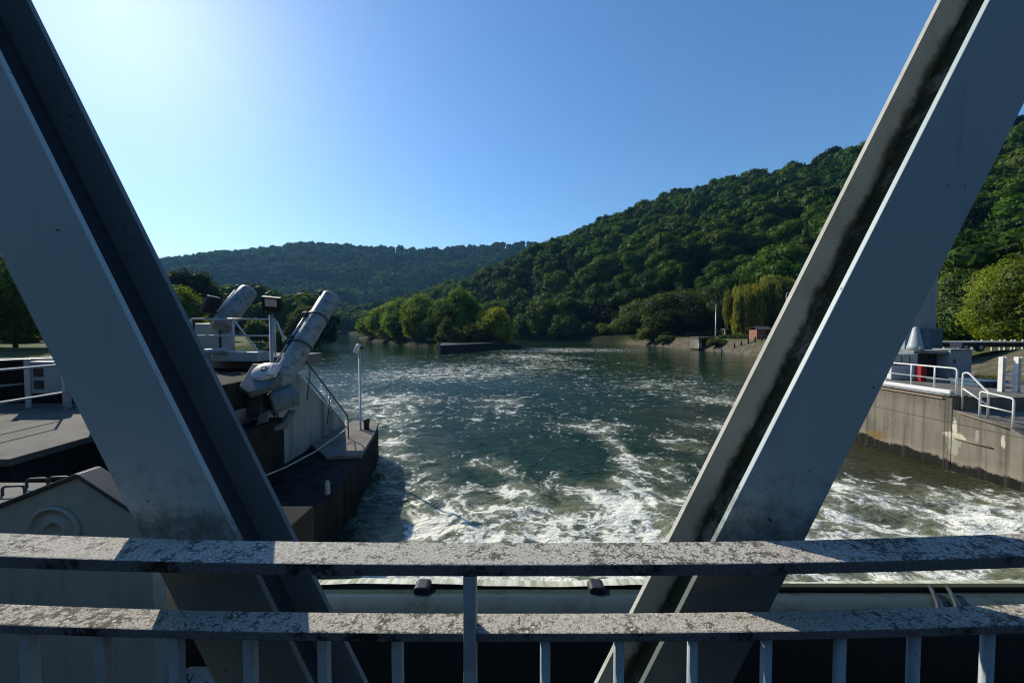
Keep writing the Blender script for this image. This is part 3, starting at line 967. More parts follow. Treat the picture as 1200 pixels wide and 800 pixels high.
# ------------------------------------------------------------------ diagonal girders
def girder(label, nl, nr, fl, side, mats):
    """nl, nr, fl: two picture points of near flange edges and far flange inner edge"""
    YN, YF, TH = .93, 1.094, .016
    def line(p, Y):
        a = W(*p[0], Y); b_ = W(*p[1], Y)
        s = (b_.x - a.x) / (b_.z - a.z)
        return lambda z: a.x + s * (z - a.z)
    z0, z1 = CAMH - 1.7, CAMH + 2.6
    L1, R1 = line(nl, YN), line(nr, YN)
    inner = line(fl, YF)
    root = thing('diagonal_girder', label, 'steel girder', ((L1(z0) + R1(z0)) / 2, YN, z0))
    mb = MB()
    mb.prism([(L1(z0), YN, z0), (R1(z0), YN, z0), (R1(z1), YN, z1), (L1(z1), YN, z1)], (0, TH, 0))
    mb.build('near_flange', M['girder'], root, bevel=.002)
    wd = R1(0) - L1(0)
    s = -1 if side == 'left' else 1         # inner edge of the far flange: right edge on the left girder
    I = inner
    O = lambda z: inner(z) + s * wd
    # far flange as a fine strip so grime can gather along the corner
    mb = MB(); vs = []; at = []
    N = 9; K = 30
    mb.prism([(I(z0), YF, z0), (O(z0), YF, z0), (O(z1), YF, z1), (I(z1), YF, z1)], (0, TH, 0))
    at = [0, 1.6, 1.6, 0] * 2
    WO = .078 if side == 'right' else .095
    at = [0, wd / WO, wd / WO, 0] * 2
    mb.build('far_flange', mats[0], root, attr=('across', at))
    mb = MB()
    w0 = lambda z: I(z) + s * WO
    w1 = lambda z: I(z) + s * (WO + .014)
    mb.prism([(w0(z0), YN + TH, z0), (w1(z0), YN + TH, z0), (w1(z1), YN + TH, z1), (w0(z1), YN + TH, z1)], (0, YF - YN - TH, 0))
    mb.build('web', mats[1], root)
    return root
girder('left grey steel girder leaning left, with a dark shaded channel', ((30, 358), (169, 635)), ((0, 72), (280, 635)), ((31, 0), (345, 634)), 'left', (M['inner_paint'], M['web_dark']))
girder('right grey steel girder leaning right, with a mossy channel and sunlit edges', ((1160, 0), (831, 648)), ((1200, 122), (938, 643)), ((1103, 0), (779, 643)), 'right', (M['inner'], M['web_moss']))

# ------------------------------------------------------------------ weir gate and nappe
gate = thing('weir_gate', 'long dark wet steel weir gate below the railing', 'weir gate', (4.6, 2.75, 0))
X0, X1 = -1.74, 12.9
def gate_profile(x):
    return [(2.62, -.4), (2.56, 1.2), (2.56, 2.1), (2.585, 2.17), (2.64, 2.205), (2.78, 2.215), (2.9, 2.19), (2.96, 2.13), (2.98, 2.0), (3.0, -.4)]
mb = MB(); pr = gate_profile(0); n = len(pr)
vs = [(X0, y, z) for y, z in pr] + [(X1, y, z) for y, z in pr]
fs = []
for k in range(n - 1):
    fs.append((k, k + 1, k + 1 + n, k + n))
mb.add(vs, [fs[k] for k in range(n - 1)], True)
mb.add(vs[:n], [tuple(range(n))]); mb.add(vs[n:], [tuple(range(n))])
for i in range(n - 1):
    if i < 2: mb.mi[i] = 1
mb.build('gate_body', [M['gate_steel'], M['gate_face']], gate)
for px in (497, 697):
    x = W(px, 690, 2.93).x
    mb = MB(); mb.prism([(x - .06, 2.83, 2.18), (x + .06, 2.83, 2.18), (x + .06, 2.83, 2.235), (x + .04, 2.83, 2.252), (x - .04, 2.83, 2.252), (x - .06, 2.83, 2.235)], (0, .11, 0))
    mb.build('flow_splitter', M['black'], gate, bevel=.01)
mb = MB(); mb.box((1.98, 2.865, 2.195), (X1 - .05, 2.915, 2.232))
mb.build('mossy_edge', M['moss_edge'], gate, bevel=.008)
for x in (2.93, 3.06):
    pts = [(x + .0, 2.60, 2.1), (x + .03, 2.60, 2.21), (x + .09, 2.66, 2.245), (x + .17, 2.76, 2.255), (x + .24, 2.85, 2.25)]
    mb = MB(); mb.tube(pts, .013, 10); mb.build('curved_rib', M['dark_steel'], gate)
# thin sheet of falling water over the crest
def nappe_mat():
    b = NB('falling_water')
    c = b.coord()
    n = b.noise(b.mapping(c, (16, .8, .8)), 1.0, 6, .7)
    m = b.noise(b.mapping(c, (2.2, 1, 1)), 1.0, 4, .6)
    f = b.step(b.math('ADD', b.math('MULTIPLY', n, .65), b.math('MULTIPLY', m, .35)), .4, .6)
    col = b.mix(f, (.32, .34, .2), (.68, .69, .58))
    return b.pbr(col, b.math('MULTIPLY_ADD', f, .4, .1), 0, b.bump(n, .6, .03), .5, IOR=1.33)
xs_ = np.linspace(X0 + .02, X1 - .02, 260)
prof = [(2.925, 2.205), (2.96, 2.20), (3.0, 2.193), (3.06, 2.16), (3.15, 2.06), (3.3, 1.8), (3.5, 1.3), (3.75, .5), (3.9, -.2)]
NXX = np.repeat(xs_[None, :], len(prof), 0)
pa = np.array(prof)
wob = .05 * (fbm(NXX * 2.2, pa[:, :1] * 1.5 + 0 * NXX, 3, 61) - .5)
me = grid_mesh('falling_water', NXX, pa[:, :1] + 0 * NXX + wob, pa[:, 1:] + 0 * NXX + wob * .5, nappe_mat())
tag(link('falling_water', me), 'thin streaky sheet of water spilling over the weir gate', 'water', kind='structure')
# upstream pool (behind the gate, in its shade)
mb = MB(); mb.box((-14, -40, -.2), (13, 2.5, 1.25))
b = NB('pool_water'); c = b.coord()
tag(mb.build('pool_water', b.pbr((.006, .011, .01), .05, 0, b.bump(b.noise(c, 2.5, 4, .6), .5, .06), .5, IOR=1.33)), 'still dark water upstream of the weir gate', 'water', kind='structure')
# ledge with stranded twigs, lower left
mb = MB(); p = W(236, 796, 2.3)
mb.box((p.x - .16, 2.12, 1.0), (p.x + .2, 2.4, p.z))
tag(mb.build('concrete_ledge', M['conc_slope'], bevel=.01), 'small pale concrete ledge under the left girder foot', 'ledge')
rng = random.Random(3); mb = MB()
for k in range(11):
    a = Vector((p.x + rng.uniform(-.1, .16), rng.uniform(2.16, 2.34), p.z + .012)); an = rng.uniform(0, 6.28); ln = rng.uniform(.06, .15)
    mb.tube([a, a + Vector((math.cos(an) * ln * .5, math.sin(an) * ln * .3, .03)), a + Vector((math.cos(an) * ln, math.sin(an) * ln * .5, .05 + rng.random() * .06))], [.005, .004, .002], 5)
tag(mb.build('twig_tangle', M['bark']), 'tangle of dark dry twigs stranded on the small pale ledge', 'twigs')

# ------------------------------------------------------------------ left: gate housing and platform
hp = thing('gate_housing', 'olive grey gabled steel housing plate behind the railing on the left', 'gate housing', (-2.7, 2.2, 0))
q = [W(-70, 622, 2.2), W(93, 558, 2.2), W(176, 612, 2.2)]
poly = [(-3.5, 2.2, .9), (q[2].x + .02, 2.2, .9), tuple(q[2]), tuple(q[1]), tuple(q[0]), (-3.5, 2.2, q[0].z - .02)]
mb = MB(); mb.prism(poly, (0, .09, 0)); mb.build('plate', M['plate'], hp, bevel=.008)
mb = MB()
mb.bar(q[0] + Vector((0, .045, .012)), q[1] + Vector((0, .045, .012)), .13, .022)
mb.bar(q[1] + Vector((0, .045, .012)), q[2] + Vector((0, .045, .012)), .13, .022)
mb.build('edge_flange', M['dark_steel'], hp, bevel=.004)
pc = W(66, 622, 2.2)
mb = MB(); mb.lathe((pc.x, 2.202, pc.z), (0, -1, 0), [(0, .15), (.025, .15), (.025, .132), (.010, .13), (.010, .07), (.018, .068), (.018, .052), (.009, .05), (.009, .001)], 28)
mb.build('bearing_ring', M['plate'], hp)
sl_ = thing('concrete_slab', 'sunlit concrete slab with steel lifting loops at the left edge', 'slab', (-4.2, 2.7, 0))
mb = MB(); mb.box((-5.4, 2.32, 1.6), (-3.50, 3.05, 2.97)); mb.build('slab_block', M['conc_deck'], sl_, bevel=.015)
for px, py in ((42, 571), (14, 580), (68, 569)):
    a = H(px, py, 2.97)
    mb = MB(); mb.tube(fillet([(a.x - .07, a.y, 2.95), (a.x - .07, a.y, 3.035), (a.x + .07, a.y + .02, 3.035), (a.x + .07, a.y + .02, 2.95)], .03, 4), .009, 8)
    mb.build('lifting_loop', M['dark_steel'], sl_)
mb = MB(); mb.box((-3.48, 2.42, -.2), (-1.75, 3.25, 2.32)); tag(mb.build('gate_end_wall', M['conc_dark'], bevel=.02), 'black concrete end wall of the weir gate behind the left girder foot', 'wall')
# abutment platform
ab = thing('abutment_platform', 'concrete lock platform with black side wall on the far left', 'platform', (-10, 7, 0))
mb = MB(); mb.prism([(-30, 3.6, 2.4), (-6.6, 5.0, 2.4), (-6.75, 6.54, 2.4), (-7.36, 6.57, 2.4), (-7.36, 9.4, 2.4), (-9.45, 9.5, 2.4), (-9.45, 13, 2.4), (-30, 13, 2.4)], (0, 0, -2.6))
mb.build('platform_body', M['conc_dark'], ab)
mb = MB(); mb.prism([(-30, 3.55, 2.404), (-6.55, 4.95, 2.404), (-6.7, 6.52, 2.404), (-7.34, 6.56, 2.404), (-7.34, 9.4, 2.404), (-9.43, 9.5, 2.404), (-9.43, 13, 2.404), (-30, 13, 2.404)], (0, 0, .1))
mb.build('paving', M['paving'], ab, bevel=.01)
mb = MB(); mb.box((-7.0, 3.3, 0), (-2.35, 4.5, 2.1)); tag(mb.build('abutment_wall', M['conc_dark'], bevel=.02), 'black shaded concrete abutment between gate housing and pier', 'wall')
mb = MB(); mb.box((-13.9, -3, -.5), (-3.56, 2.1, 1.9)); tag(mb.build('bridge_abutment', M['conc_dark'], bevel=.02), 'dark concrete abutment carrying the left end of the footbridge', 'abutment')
def railing(name, label, posts, top, rails, mat, r=.022, group=None, cat='railing', rp=None):
    """posts: list of (x,y,z) feet; rails at given heights, following the feet"""
    f = [Vector(p) for p in posts]
    root = thing(name, label, cat, tuple(f[0]), group)
    for p in f:
        mb = MB(); mb.lathe(p, (0, 0, 1), [(0, (rp or r)), (top, (rp or r))], 12)
        mb.lathe(p, (0, 0, 1), [(0, (rp or r) * 2), (.012, (rp or r) * 2)], 12, False)
        mb.build('post', mat, root)
    for i, h in enumerate(rails):
        mb = MB(); mb.tube([p + Vector((0, 0, h)) for p in f], r, 10)
        mb.build('top_rail' if i == 0 else 'mid_rail', mat, root)
    return root
railing('platform_railing', 'nearer two bar grey railing along the left platform edge', [(-8.45, 3.9, 2.5), (-8.55, 5.6, 2.5), (-8.8, 7.5, 2.5)], 1.03, (1.0, .45), M['galv'], .02, 'railings on the left platform')
railing('platform_railing', 'farther grey railing at the back of the left platform, by the control panel', [(-11.4, 6.2, 2.5), (-11.25, 7.8, 2.5), (-11.05, 9.3, 2.5), (-10.9, 12.4, 2.5)], 1.02, (1.0, .45), M['galv'], .02, 'railings on the left platform')
pw = thing('parapet_wall', 'dark concrete parapet wall behind the control panel on the left platform', 'wall', (-12, 9, 0))
mb = MB(); mb.box((-20, 8.7, 2.2), (-9.35, 9.05, 3.46)); mb.build('wall_body', M['conc_dark'], pw, bevel=.015)
mb = MB(); mb.box((-20, 8.66, 3.463), (-9.33, 9.09, 3.51)); mb.build('coping', M['conc_deck'], pw, bevel=.01)
cp = thing('control_box', 'pale control panel with two dark instruments behind the left railing', 'control panel', (-9.9, 8.2, 2.5))
mb = MB(); mb.box((-10.32, 8.15, 2.82), (-9.5, 8.35, 3.5)); mb.build('panel_box', M['cabinet'], cp, bevel=.012)
for lo_, hi_ in (((-10.36, 8.12, 2.5), (-10.24, 8.148, 3.56)), ((-9.62, 8.2, 2.5), (-9.54, 8.28, 2.817))):
    mb = MB(); mb.box(lo_, hi_); mb.build('leg', M['galv'], cp, bevel=.006)
for z in (2.92, 3.18):
    mb = MB(); mb.box((-10.18, 8.135, z), (-9.98, 8.155, z + .18)); mb.build('instrument', M['black'], cp, bevel=.004)

# ------------------------------------------------------------------ left pier
pier = thing('weir_pier', 'dark concrete weir pier with sloping buttress and low pointed nose', 'pier', (-5.4, 9, 0))
mb = MB(); mb.prism([(-7.3, 6.6, -1), (-5.42, 6.6, -1), (-5.42, 9.35, -1), (-7.3, 9.35, -1)], (0, 0, 4.15))
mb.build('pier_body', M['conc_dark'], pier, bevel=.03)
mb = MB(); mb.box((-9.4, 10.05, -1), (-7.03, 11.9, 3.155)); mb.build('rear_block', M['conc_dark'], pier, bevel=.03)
a = W(343, 437, 9.46); a.x = -5.4
bt = [(-5.4, 9.36, .3), (-5.4, 12.3, .3), (-5.4, 12.3, 1.12), (-5.4, 9.62, 3.12), (-5.4, 9.36, 3.12)]
mb = MB(); mb.prism(bt, (-1.6, 0, 0)); mb.build('buttress', M['conc_slope'], pier, bevel=.015)
mb = MB(); mb.box((-5.417, 7.2, .9), (-5.39, 9.357, 2.6)); mb.build('facing_panel', M['conc_slope'], pier)
nose = [(-3.56, 4.9), (-3.5, 7.6), (-3.72, 9.4), (-4.1, 11.4), (-4.42, 12.6), (-4.75, 13.0), (-5.35, 12.9), (-5.6, 12.0), (-5.6, 4.9)]
mb = MB(); mb.prism([(x, y, -1) for x, y in nose], (0, 0, 2.0)); mb.build('nose_base', M['conc_dark'], pier, bevel=.03)
cap = [(-3.72, 9.4), (-4.09, 11.35), (-4.4, 12.58), (-4.74, 12.97), (-5.36, 12.87), (-5.395, 12.0), (-5.395, 10.2), (-4.5, 9.2)]
mb = MB(); mb.prism([(x, y, 1.004) for x, y in cap], (0, 0, .1)); mb.build('nose_cap', M['conc_deck'], pier, bevel=.015)
# dark walkway ledge wall rising towards the viewer
mb = MB(); mb.box((-5.38, 5.2, 1.0), (-4.9, 8.2, 2.3)); mb.build('ledge_wall', M['conc_dark'], pier, bevel=.02)
st = thing('stair_handrail', 'thin dark handrail running down the sloping buttress to the nose', 'handrail', (-4.6, 10.65, 1.1))
P0 = Vector((-4.85, 8.95, 3.5)); P1 = Vector((-4.62, 10.75, 1.72))
mb = MB(); mb.tube(fillet([P0, P1, (-4.62, 10.75, 1.1)], .12), .016, 8); mb.build('top_rail', M['dark_steel'], st)
mb = MB(); mb.tube([P0 + Vector((0, .05, -.42)), P1 + Vector((0, 0, -.36))], .012, 8); mb.build('mid_rail', M['dark_steel'], st)
for t in (.12, .55):
    p = P0.lerp(P1, t); mb = MB(); mb.tube([p, p - Vector((.1, 0, .8))], .014, 8); mb.build('post', M['dark_steel'], st)
pl = thing('lamp_pole', 'slim pale pole with a small tilted white lamp head on the pier nose', 'pole', (-4.55, 12.1, 1.1))
b0 = H(421, 491, 1.1); b0 = Vector((-4.62, 11.7, 1.1)); b0.x = (421 - 600) / FPX * 11.7
ztop = W(421, 412, 11.7).z
ORIG[pl.name] = b0.copy(); pl.location = b0
mb = MB(); mb.lathe(b0, (0, 0, 1), [(0, .06), (.015, .06), (.016, .034), (ztop - b0.z, .03)], 14); mb.build('shaft', M['galv'], pl)
hd = Vector((b0.x - .04, 11.68, ztop + .12))
mb = MB(); mb.lathe(hd + Vector((-.07, -.05, -.16)), (.45, .2, 1), [(0, .06), (.02, .075), (.26, .075), (.3, .05)], 16); mb.build('lamp_head', M['white'], pl)
mb = MB(); mb.lathe(hd + Vector((.06, .0, 0)), (1, 0, .1), [(0, .05), (.1, .05)], 14); mb.build('bracket', M['dark_steel'], pl)
bd = Vector((b0.x + .17, 11.75, 1.1))
mb = MB(); mb.lathe(bd, (0, 0, 1), [(0, .085), (.2, .08), (.24, .1), (.3, .1), (.34, .06), (.345, .001)], 18)
tag(mb.build('mooring_bollard', M['black']), 'short black mooring bollard beside the pale pole on the pier nose', 'bollard')
cb = [W(300, 560, 7.3), W(330, 547, 8.1), W(360, 529, 9.2), W(385, 513, 10.1), W(405, 503, 10.7)]
mb = MB(); mb.tube([Vector((-4.87 + .05 * k, c.y, c.z)) for k, c in enumerate(cb)], .016, 8)
tag(mb.build('hanging_cable', M['cable']), 'pale cable hanging along the dark side of the pier', 'cable')
mb = MB(); z0 = .15
fp = (-3.62, 7.45)
mb.lathe((-3.58, 7.35, .1), (0, 0, 1), [(0, .05), (1.1, .05), (1.16, .03)], 12)
tag(mb.build('fender_post', M['conc_slope']), 'worn pale upright fender pipe low on the pier side', 'fender')
mb = MB()
for y in (8.62, 8.74): mb.tube(fillet([(-5.37, y, 2.75), (-5.37, y + .02, 1.6), (-5.36, y + .1, .75)], .2), .014, 8)
tag(mb.build('conduit_pipes', M['dark_steel']), 'pair of dark conduits down the pale buttress under the cylinder', 'pipes')

# big cylinder with its gearbox
cyl = thing('hydraulic_cylinder', 'large tilted grey gate cylinder with clamp rings and bolted trunnion', 'hydraulic cylinder', (-4.9, 8.2, 0))
A = W(330, 444, 8.25); B = W(388, 347, 9.75)
ax = (B - A); Ln = ax.length; axn = ax.normalized()
mb = MB(); mb.lathe(A, axn, [(-.25, .12), (-.18, .215), (.0, .225), (Ln - .06, .225), (Ln - .03, .215), (Ln, .19), (Ln + .01, .001)], 36)
mb.build('barrel', M['cyl'], cyl)
for t in (.36, .70):
    mb = MB(); c = A + ax * t
    mb.lathe(c - axn * .025, axn, [(0, .23), (.001, .248), (.05, .248), (.051, .23)], 36, True, False)
    mb.build('clamp_ring', M['dark_steel'], cyl)
sa, su, _ = frame(axn)
if sa.x > 0: sa = -sa
upv = (Vector((-.75, -.25, .55)) - axn * axn.dot(Vector((-.75, -.25, .55)))).normalized()
mb = MB(); mb.tube([A + axn * .15 + upv * .265, A + ax * .36 + upv * .265, A + ax * .37 + upv * .28, A + ax * .70 + upv * .265], .02, 8)
mb.build('oil_pipe', M['galv'], cyl)
for t in (.02, .345, .39, .68):
    c = A + ax * t + upv * .27
    mb = MB(); mb.obox(c, axn, .1, .1, .12); mb.obox(c + upv * .05, axn, .05, .06, .06); mb.build('pipe_fitting', M['galv'] if t < .1 else M['dark_steel'], cyl, bevel=.008)
mb = MB(); mb.obox(A + axn * (Ln - .04) + upv * .25, axn, .07, .09, .1); mb.build('end_lug', M['dark_steel'], cyl, bevel=.01)
# trunnion drum below
T0 = W(330, 468, 8.0)
dax = Vector((-.75, -.62, -.22)).normalized()
mb = MB(); mb.lathe(T0 - dax * .3, dax, [(0, .19), (.02, .22), (.42, .23), (.44, .28), (.5, .28), (.51, .2), (.52, .001)], 32)
dr_ = mb.build('trunnion_drum', M['gearbox'], cyl)
da, du, _ = frame(dax)
for k in range(20):
    mb = MB()
    th = k * 2 * math.pi / 20
    mb.lathe(T0 + dax * .2 + (da * math.cos(th) + du * math.sin(th)) * .255, dax, [(-.02, .014), (.03, .014)], 6, False)
    mb.build('flange_bolt', M['dark_steel'], dr_)
mb = MB(); mb.lathe(A - axn * .45, axn, [(0, .15), (.05, .2), (.3, .2), (.34, .17)], 28); mb.build('hinge_elbow', M['gearbox'], cyl)
mb = MB(); mb.tube([T0 + Vector((.12, .2, -.25)), T0 + Vector((.0, .05, -.55)), T0 + Vector((-.2, -.2, -.62))], [.07, .09, .06], 10); mb.build('hinge_arm', M['gearbox'], cyl)
# gearbox
gb = thing('gearbox', 'flat hexagonal gearbox with a pale round cover beside the large cylinder', 'gearbox', (-5.1, 8.0, 0))
hexp = [(296, 426), (324, 426), (329, 438), (318, 451), (291, 460), (279, 453)]
top = []
pn = Vector((0.08, -.62, .78)).normalized(); pc = W(306, 442, 7.75)
for x, y in hexp:
    d = ray(x, y); t = (pc - CAM).dot(pn) / d.dot(pn); top.append(CAM + d * t)
mb = MB(); mb.prism(top, -pn * .16); mb.build('housing', M['gearbox'], gb, bevel=.02)
d = ray(311, 436); t = (pc - CAM).dot(pn) / d.dot(pn); cc = CAM + d * t
mb = MB(); mb.lathe(cc, pn, [(0, .25), (.02, .25), (.05, .235), (.07, .2), (.09, .12), (.095, .001)], 32); cv = mb.build('round_cover', M['cyl_cap'], gb)
ga, gu, _ = frame(pn)
mb = MB(); ring = [cc + pn * .11 + (ga * math.cos(k * .524) + gu * math.sin(k * .524)) * .055 for k in range(13)]
mb.tube(ring, .012, 8); mb.build('lifting_ring', M['dark_steel'], cv)
d = ray(322, 436); cc2 = CAM + d * ((pc - CAM).dot(pn) / d.dot(pn))
mb = MB(); mb.obox(cc2 + pn * .05, pn, .16, .34, .1); mb.build('cover_box', M['cyl_cap'], gb, bevel=.02)
# dark machinery frame under the gearbox
mf = thing('gate_bracket', 'dark steel bracket and plates holding the gate machinery on the pier', 'bracket', (-5.1, 7.8, 0))
mb = MB()
a = W(296, 470, 7.7); mb.obox(a + Vector((0, .2, -.1)), (0, 0, 1), .34, .3, .5); mb.build('pedestal', M['dark_steel'], mf, bevel=.02)
mb = MB(); a = W(300, 500, 7.6); b_ = W(285, 560, 7.2)
mb.bar(a, b_, .2, .06); mb.build('side_plate', M['dark_steel'], mf, bevel=.01)
mb = MB(); a = W(303, 487, 7.5); mb.prism([a, a + Vector((.2, 0, .1)), a + Vector((.16, 0, -.12)), a + Vector((-.06, 0, -.2))], (0, .05, 0)); mb.build('gusset', M['gearbox'], mf, bevel=.006)

# far service platform with railing, second cylinder, floodlights
sp = thing('service_platform', 'small raised concrete service platform behind the girder with a beam front', 'platform', (-7.6, 10.5, 0))
mb = MB(); mb.box((-9.4, 10.0, 3.16), (-5.9, 11.9, 3.46)); mb.build('deck_slab', M['conc_deck'], sp, bevel=.02)
mb = MB(); mb.pts8([(-7.62, 9.7, 3.38), (-6.3, 9.5, 3.38), (-6.3, 9.98, 3.38), (-7.62, 9.98, 3.38), (-7.62, 9.7, 3.62), (-6.3, 9.5, 3.62), (-6.3, 9.98, 3.62), (-7.62, 9.98, 3.62)]); mb.build('front_beam', M['cabinet'], sp, bevel=.02)
mb = MB(); mb.tube(fillet([(-7.7, 9.55, 2.8), (-7.7, 9.55, 3.62), (-7.15, 9.62, 3.66)], .08), .07, 12); mb.build('drain_pipe', M['cabinet'], sp)
mb = MB(); mb.box((-8.9, 10.1, 3.462), (-7.8, 10.5, 3.53)); mb.build('step', M['conc_slope'], sp, bevel=.01)
rl2 = railing('service_railing', 'grey pipe railing with crossing braces on the raised service platform', [(-8.55, 10.25, 3.46), (-7.5, 10.35, 3.46), (-6.45, 10.45, 3.46)], 1.02, (1.0, .55), M['galv'], .022)
for a, c in (((-7.5, 10.4, 4.4), (-6.9, 10.4, 3.6)), ((-8.5, 10.3, 3.6), (-8.0, 10.3, 4.4)), ((-6.4, 10.45, 4.4), (-6.05, 10.2, 3.9))):
    mb = MB(); mb.bar(a, c, .045, .03); mb.build('brace', M['galv'], rl2)
mb = MB(); mb.tube([(-8.58, 10.25, 4.42), (-9.3, 10.0, 3.95)], .035, 10); mb.build('sloping_rail', M['white'], rl2)
c2 = thing('hydraulic_cylinder', 'second tilted grey gate cylinder half hidden behind the platform railing', 'hydraulic cylinder', (-7.5, 10.8, 3.4))
A2 = W(266, 373, 10.9); B2 = W(291, 341, 11.8); ax2 = (B2 - A2); n2 = ax2.normalized()
mb = MB(); mb.lathe(A2 - n2 * .35, n2, [(0, .2), (.02, .262), (ax2.length + .27, .265), (ax2.length + .32, .25), (ax2.length + .35, .2), (ax2.length + .36, .001)], 36); mb.build('barrel', M['cyl'], c2)
mb = MB(); mb.obox(A2 + ax2 * .95 + upv * .3, n2, .09, .1, .12); mb.build('end_lug', M['dark_steel'], c2, bevel=.01)
mb = MB(); mb.tube([A2 + upv * .29, A2 + ax2 * .9 + upv * .29], .022, 8); mb.build('oil_pipe', M['white'], c2)
mb = MB(); a = W(252, 385, 11.2); mb.box((a.x - .35, 10.9, 3.46), (a.x + .35, 11.5, 4.35)); mb.build('base_housing', M['bluegrey'], c2, bevel=.02)
fl = thing('floodlight', 'black floodlight with pale glass on a post beside the large cylinder', 'floodlight', (0, 0, 0))
fx = (318 - 600) / FPX * 9.7
fl.location = (fx, 9.7, 3.1); ORIG[fl.name] = Vector((fx, 9.7, 3.1))
zt = W(318, 368, 9.7).z
mb = MB(); mb.lathe((fx, 9.7, 3.1), (0, 0, 1), [(0, .06), (.02, .06), (.021, .045), (zt - 3.1, .045)], 14); mb.build('post', M['bluegrey'], fl)
hc = W(319, 356, 9.62); fa = Vector((.1, -1, -.34)).normalized()
mb = MB(); mb.obox(hc, fa, .44, .36, .13, up=(.1, 0, 1)); hb = mb.build('lamp_housing', M['black'], fl, bevel=.015)
mb = MB(); fu = (Vector((.1, 0, 1)) - fa * fa.dot(Vector((.1, 0, 1)))).normalized(); mb.obox(hc + fa * .069 + fu * .045, fa, .27, .19, .006, up=(.1, 0, 1)); mb.build('lamp_glass', M['glass'], hb)
mb = MB(); 
for s in (-1, 1): mb.bar(hc + Vector((s * .24, 0, 0)), hc + Vector((s * .2, 0, -.26)), .03, .015)
mb.bar(hc + Vector((-.21, 0, -.26)), hc + Vector((.21, 0, -.26)), .03, .015); mb.build('bracket', M['black'], fl)
f2 = thing('floodlight', 'black floodlight seen from behind, leaning left of the second cylinder', 'floodlight', (-8.2, 10.6, 4.2))
c = W(247, 357, 10.7)
mb = MB(); mb.obox(c, Vector((-.8, .2, .35)), .36, .5, .14, up=(-.5, .2, .85)); mb.build('lamp_housing', M['black'], f2, bevel=.03)
mb = MB(); mb.tube([c + Vector((.12, 0, -.15)), c + Vector((.2, .05, -.5)), (c.x + .2, 10.75, 3.46)], .03, 10); mb.build('post', M['dark_steel'], f2)

# ------------------------------------------------------------------ island wall
iw = [(-12.0, 64.0), (-2.4, 78.5), (-1.9, 82), (-4, 90), (-16.6, 92)]
mb = MB(); mb.prism([(x, y, -1.5) for x, y in iw], (0, 0, 2.9)); wl = thing('island_wall', 'low black stone wall at the near end of the island', 'wall', (-8, 72, 0))
mb.build('wall_body', M['gate_face'], wl, bevel=.05)
mb = MB(); mb.box((-12.35, 63.6, -1), (-11.95, 64.1, 1.75)); mb.build('corner_post', M['conc_slope'], wl, bevel=.03)

# ------------------------------------------------------------------ right quay
def qextra(b, c, base):
    x, y, z = b.xyz(c)
    def blob(cy, cz, sy, sz, nsc):
        n = b.math('MULTIPLY', b.math('SUBTRACT', b.noise(c, nsc, 6, .75), .5), 2.6)
        u = b.math('DIVIDE', b.math('SUBTRACT', y, cy), sy); v = b.math('DIVIDE', b.math('SUBTRACT', z, cz), sz)
        r = b.math('SQRT', b.math('ADD', b.math('MULTIPLY', u, u), b.math('MULTIPLY', v, v)))
        return b.step(b.math('ADD', r, n), 1.15, .75)
    for cy, cz, sy, sz, col, f in ((-1.52, 1.05, .30, .10, (.6, .57, .45), .9), (-1.5, 1.28, .06, .28, (.62, .59, .47), .9), (-1.48, .78, .17, .34, (.42, .4, .31), .7),
                                   (-2.62, 1.22, .05, .2, (.6, .57, .46), .8), (-2.05, 1.2, .05, .2, (.5, .48, .4), .6), (-3.45, 1.2, .16, .28, (.6, .57, .46), .8),
                                   (.9, .42, .35, .14, (.2, .13, .035), .9)):
        base = b.mix(b.math('MULTIPLY', blob(cy, cz, sy, sz, 7), f), base, col)
    streak = b.noise(b.mapping(c, (5, 5, .12)), 1.0, 6, .7)
    base = b.mix(b.math('MULTIPLY', b.step(streak, .5, .66), .6), base, (.06, .055, .045))
    top = b.step(b.math('ADD', z, b.math('MULTIPLY', b.noise(b.mapping(c, (6, 6, .5)), 1.0, 5, .7), .9)), 2.1, 2.75)
    base = b.mix(b.math('MULTIPLY', top, .6), base, (.07, .065, .05))
    jz = b.step(b.math('ABSOLUTE', b.math('SUBTRACT', z, 1.42)), .022, .008)
    jy = b.step(b.math('ABSOLUTE', b.math('SUBTRACT', b.math('FRACT', b.math('MULTIPLY', y, .4)), .5)), .010, .004)
    base = b.mix(b.math('MULTIPLY', b.math('MAXIMUM', jz, jy), .6), base, (.05, .045, .036))
    hole = b.math('MULTIPLY', b.step(b.noise(c, 11, 4, .7), .6, .66), blob(.1, 1.0, .6, .45, 3))
    return b.mix(hole, base, (.03, .03, .022))
M['quay'] = concrete('quay_concrete', (.23, .205, .165), (.06, .056, .042), .75, 0.05, extra=qextra)
qw = thing('quay_wall', 'stained concrete quay wall rising from the water on the right', 'wall', (13, 12.7, 0))
QT = 2.19
mb = MB(); mb.prism([(13, 11.27, -1), (13, 19, -1), (13, 19, QT), (13, 11.27, QT)], (.7, 0, 0)); mb.build('wall_body', M['quay'], qw, bevel=.012)
mb = MB(); mb.prism([(13.012, 5, -1), (13.012, 11.266, -1), (13.012, 11.266, 1.82), (13.012, 9.95, 1.62), (13.012, 9.3, 1.25), (13.012, 5, 1.2)], (.7, 0, 0)); mb.build('low_wall_body', M['quay'], qw, bevel=.012)
mb = MB(); mb.box((12.95, 11.3, QT + .003), (13.5, 19, QT + .05)); mb.build('coping', M['conc_slope'], qw, bevel=.01)
mb = MB(); mb.box((12.955, 11.5, QT - .1), (12.997, 18.8, QT - .05)); mb.tube([(12.97, 10.0, 1.60), (12.97, 11.1, 1.78)], .018, 8); mb.tube([(12.985, 10.3, .98), (12.985, 11.2, 1.0)], .02, 8); mb.build('edge_pipe', M['rust'], qw)
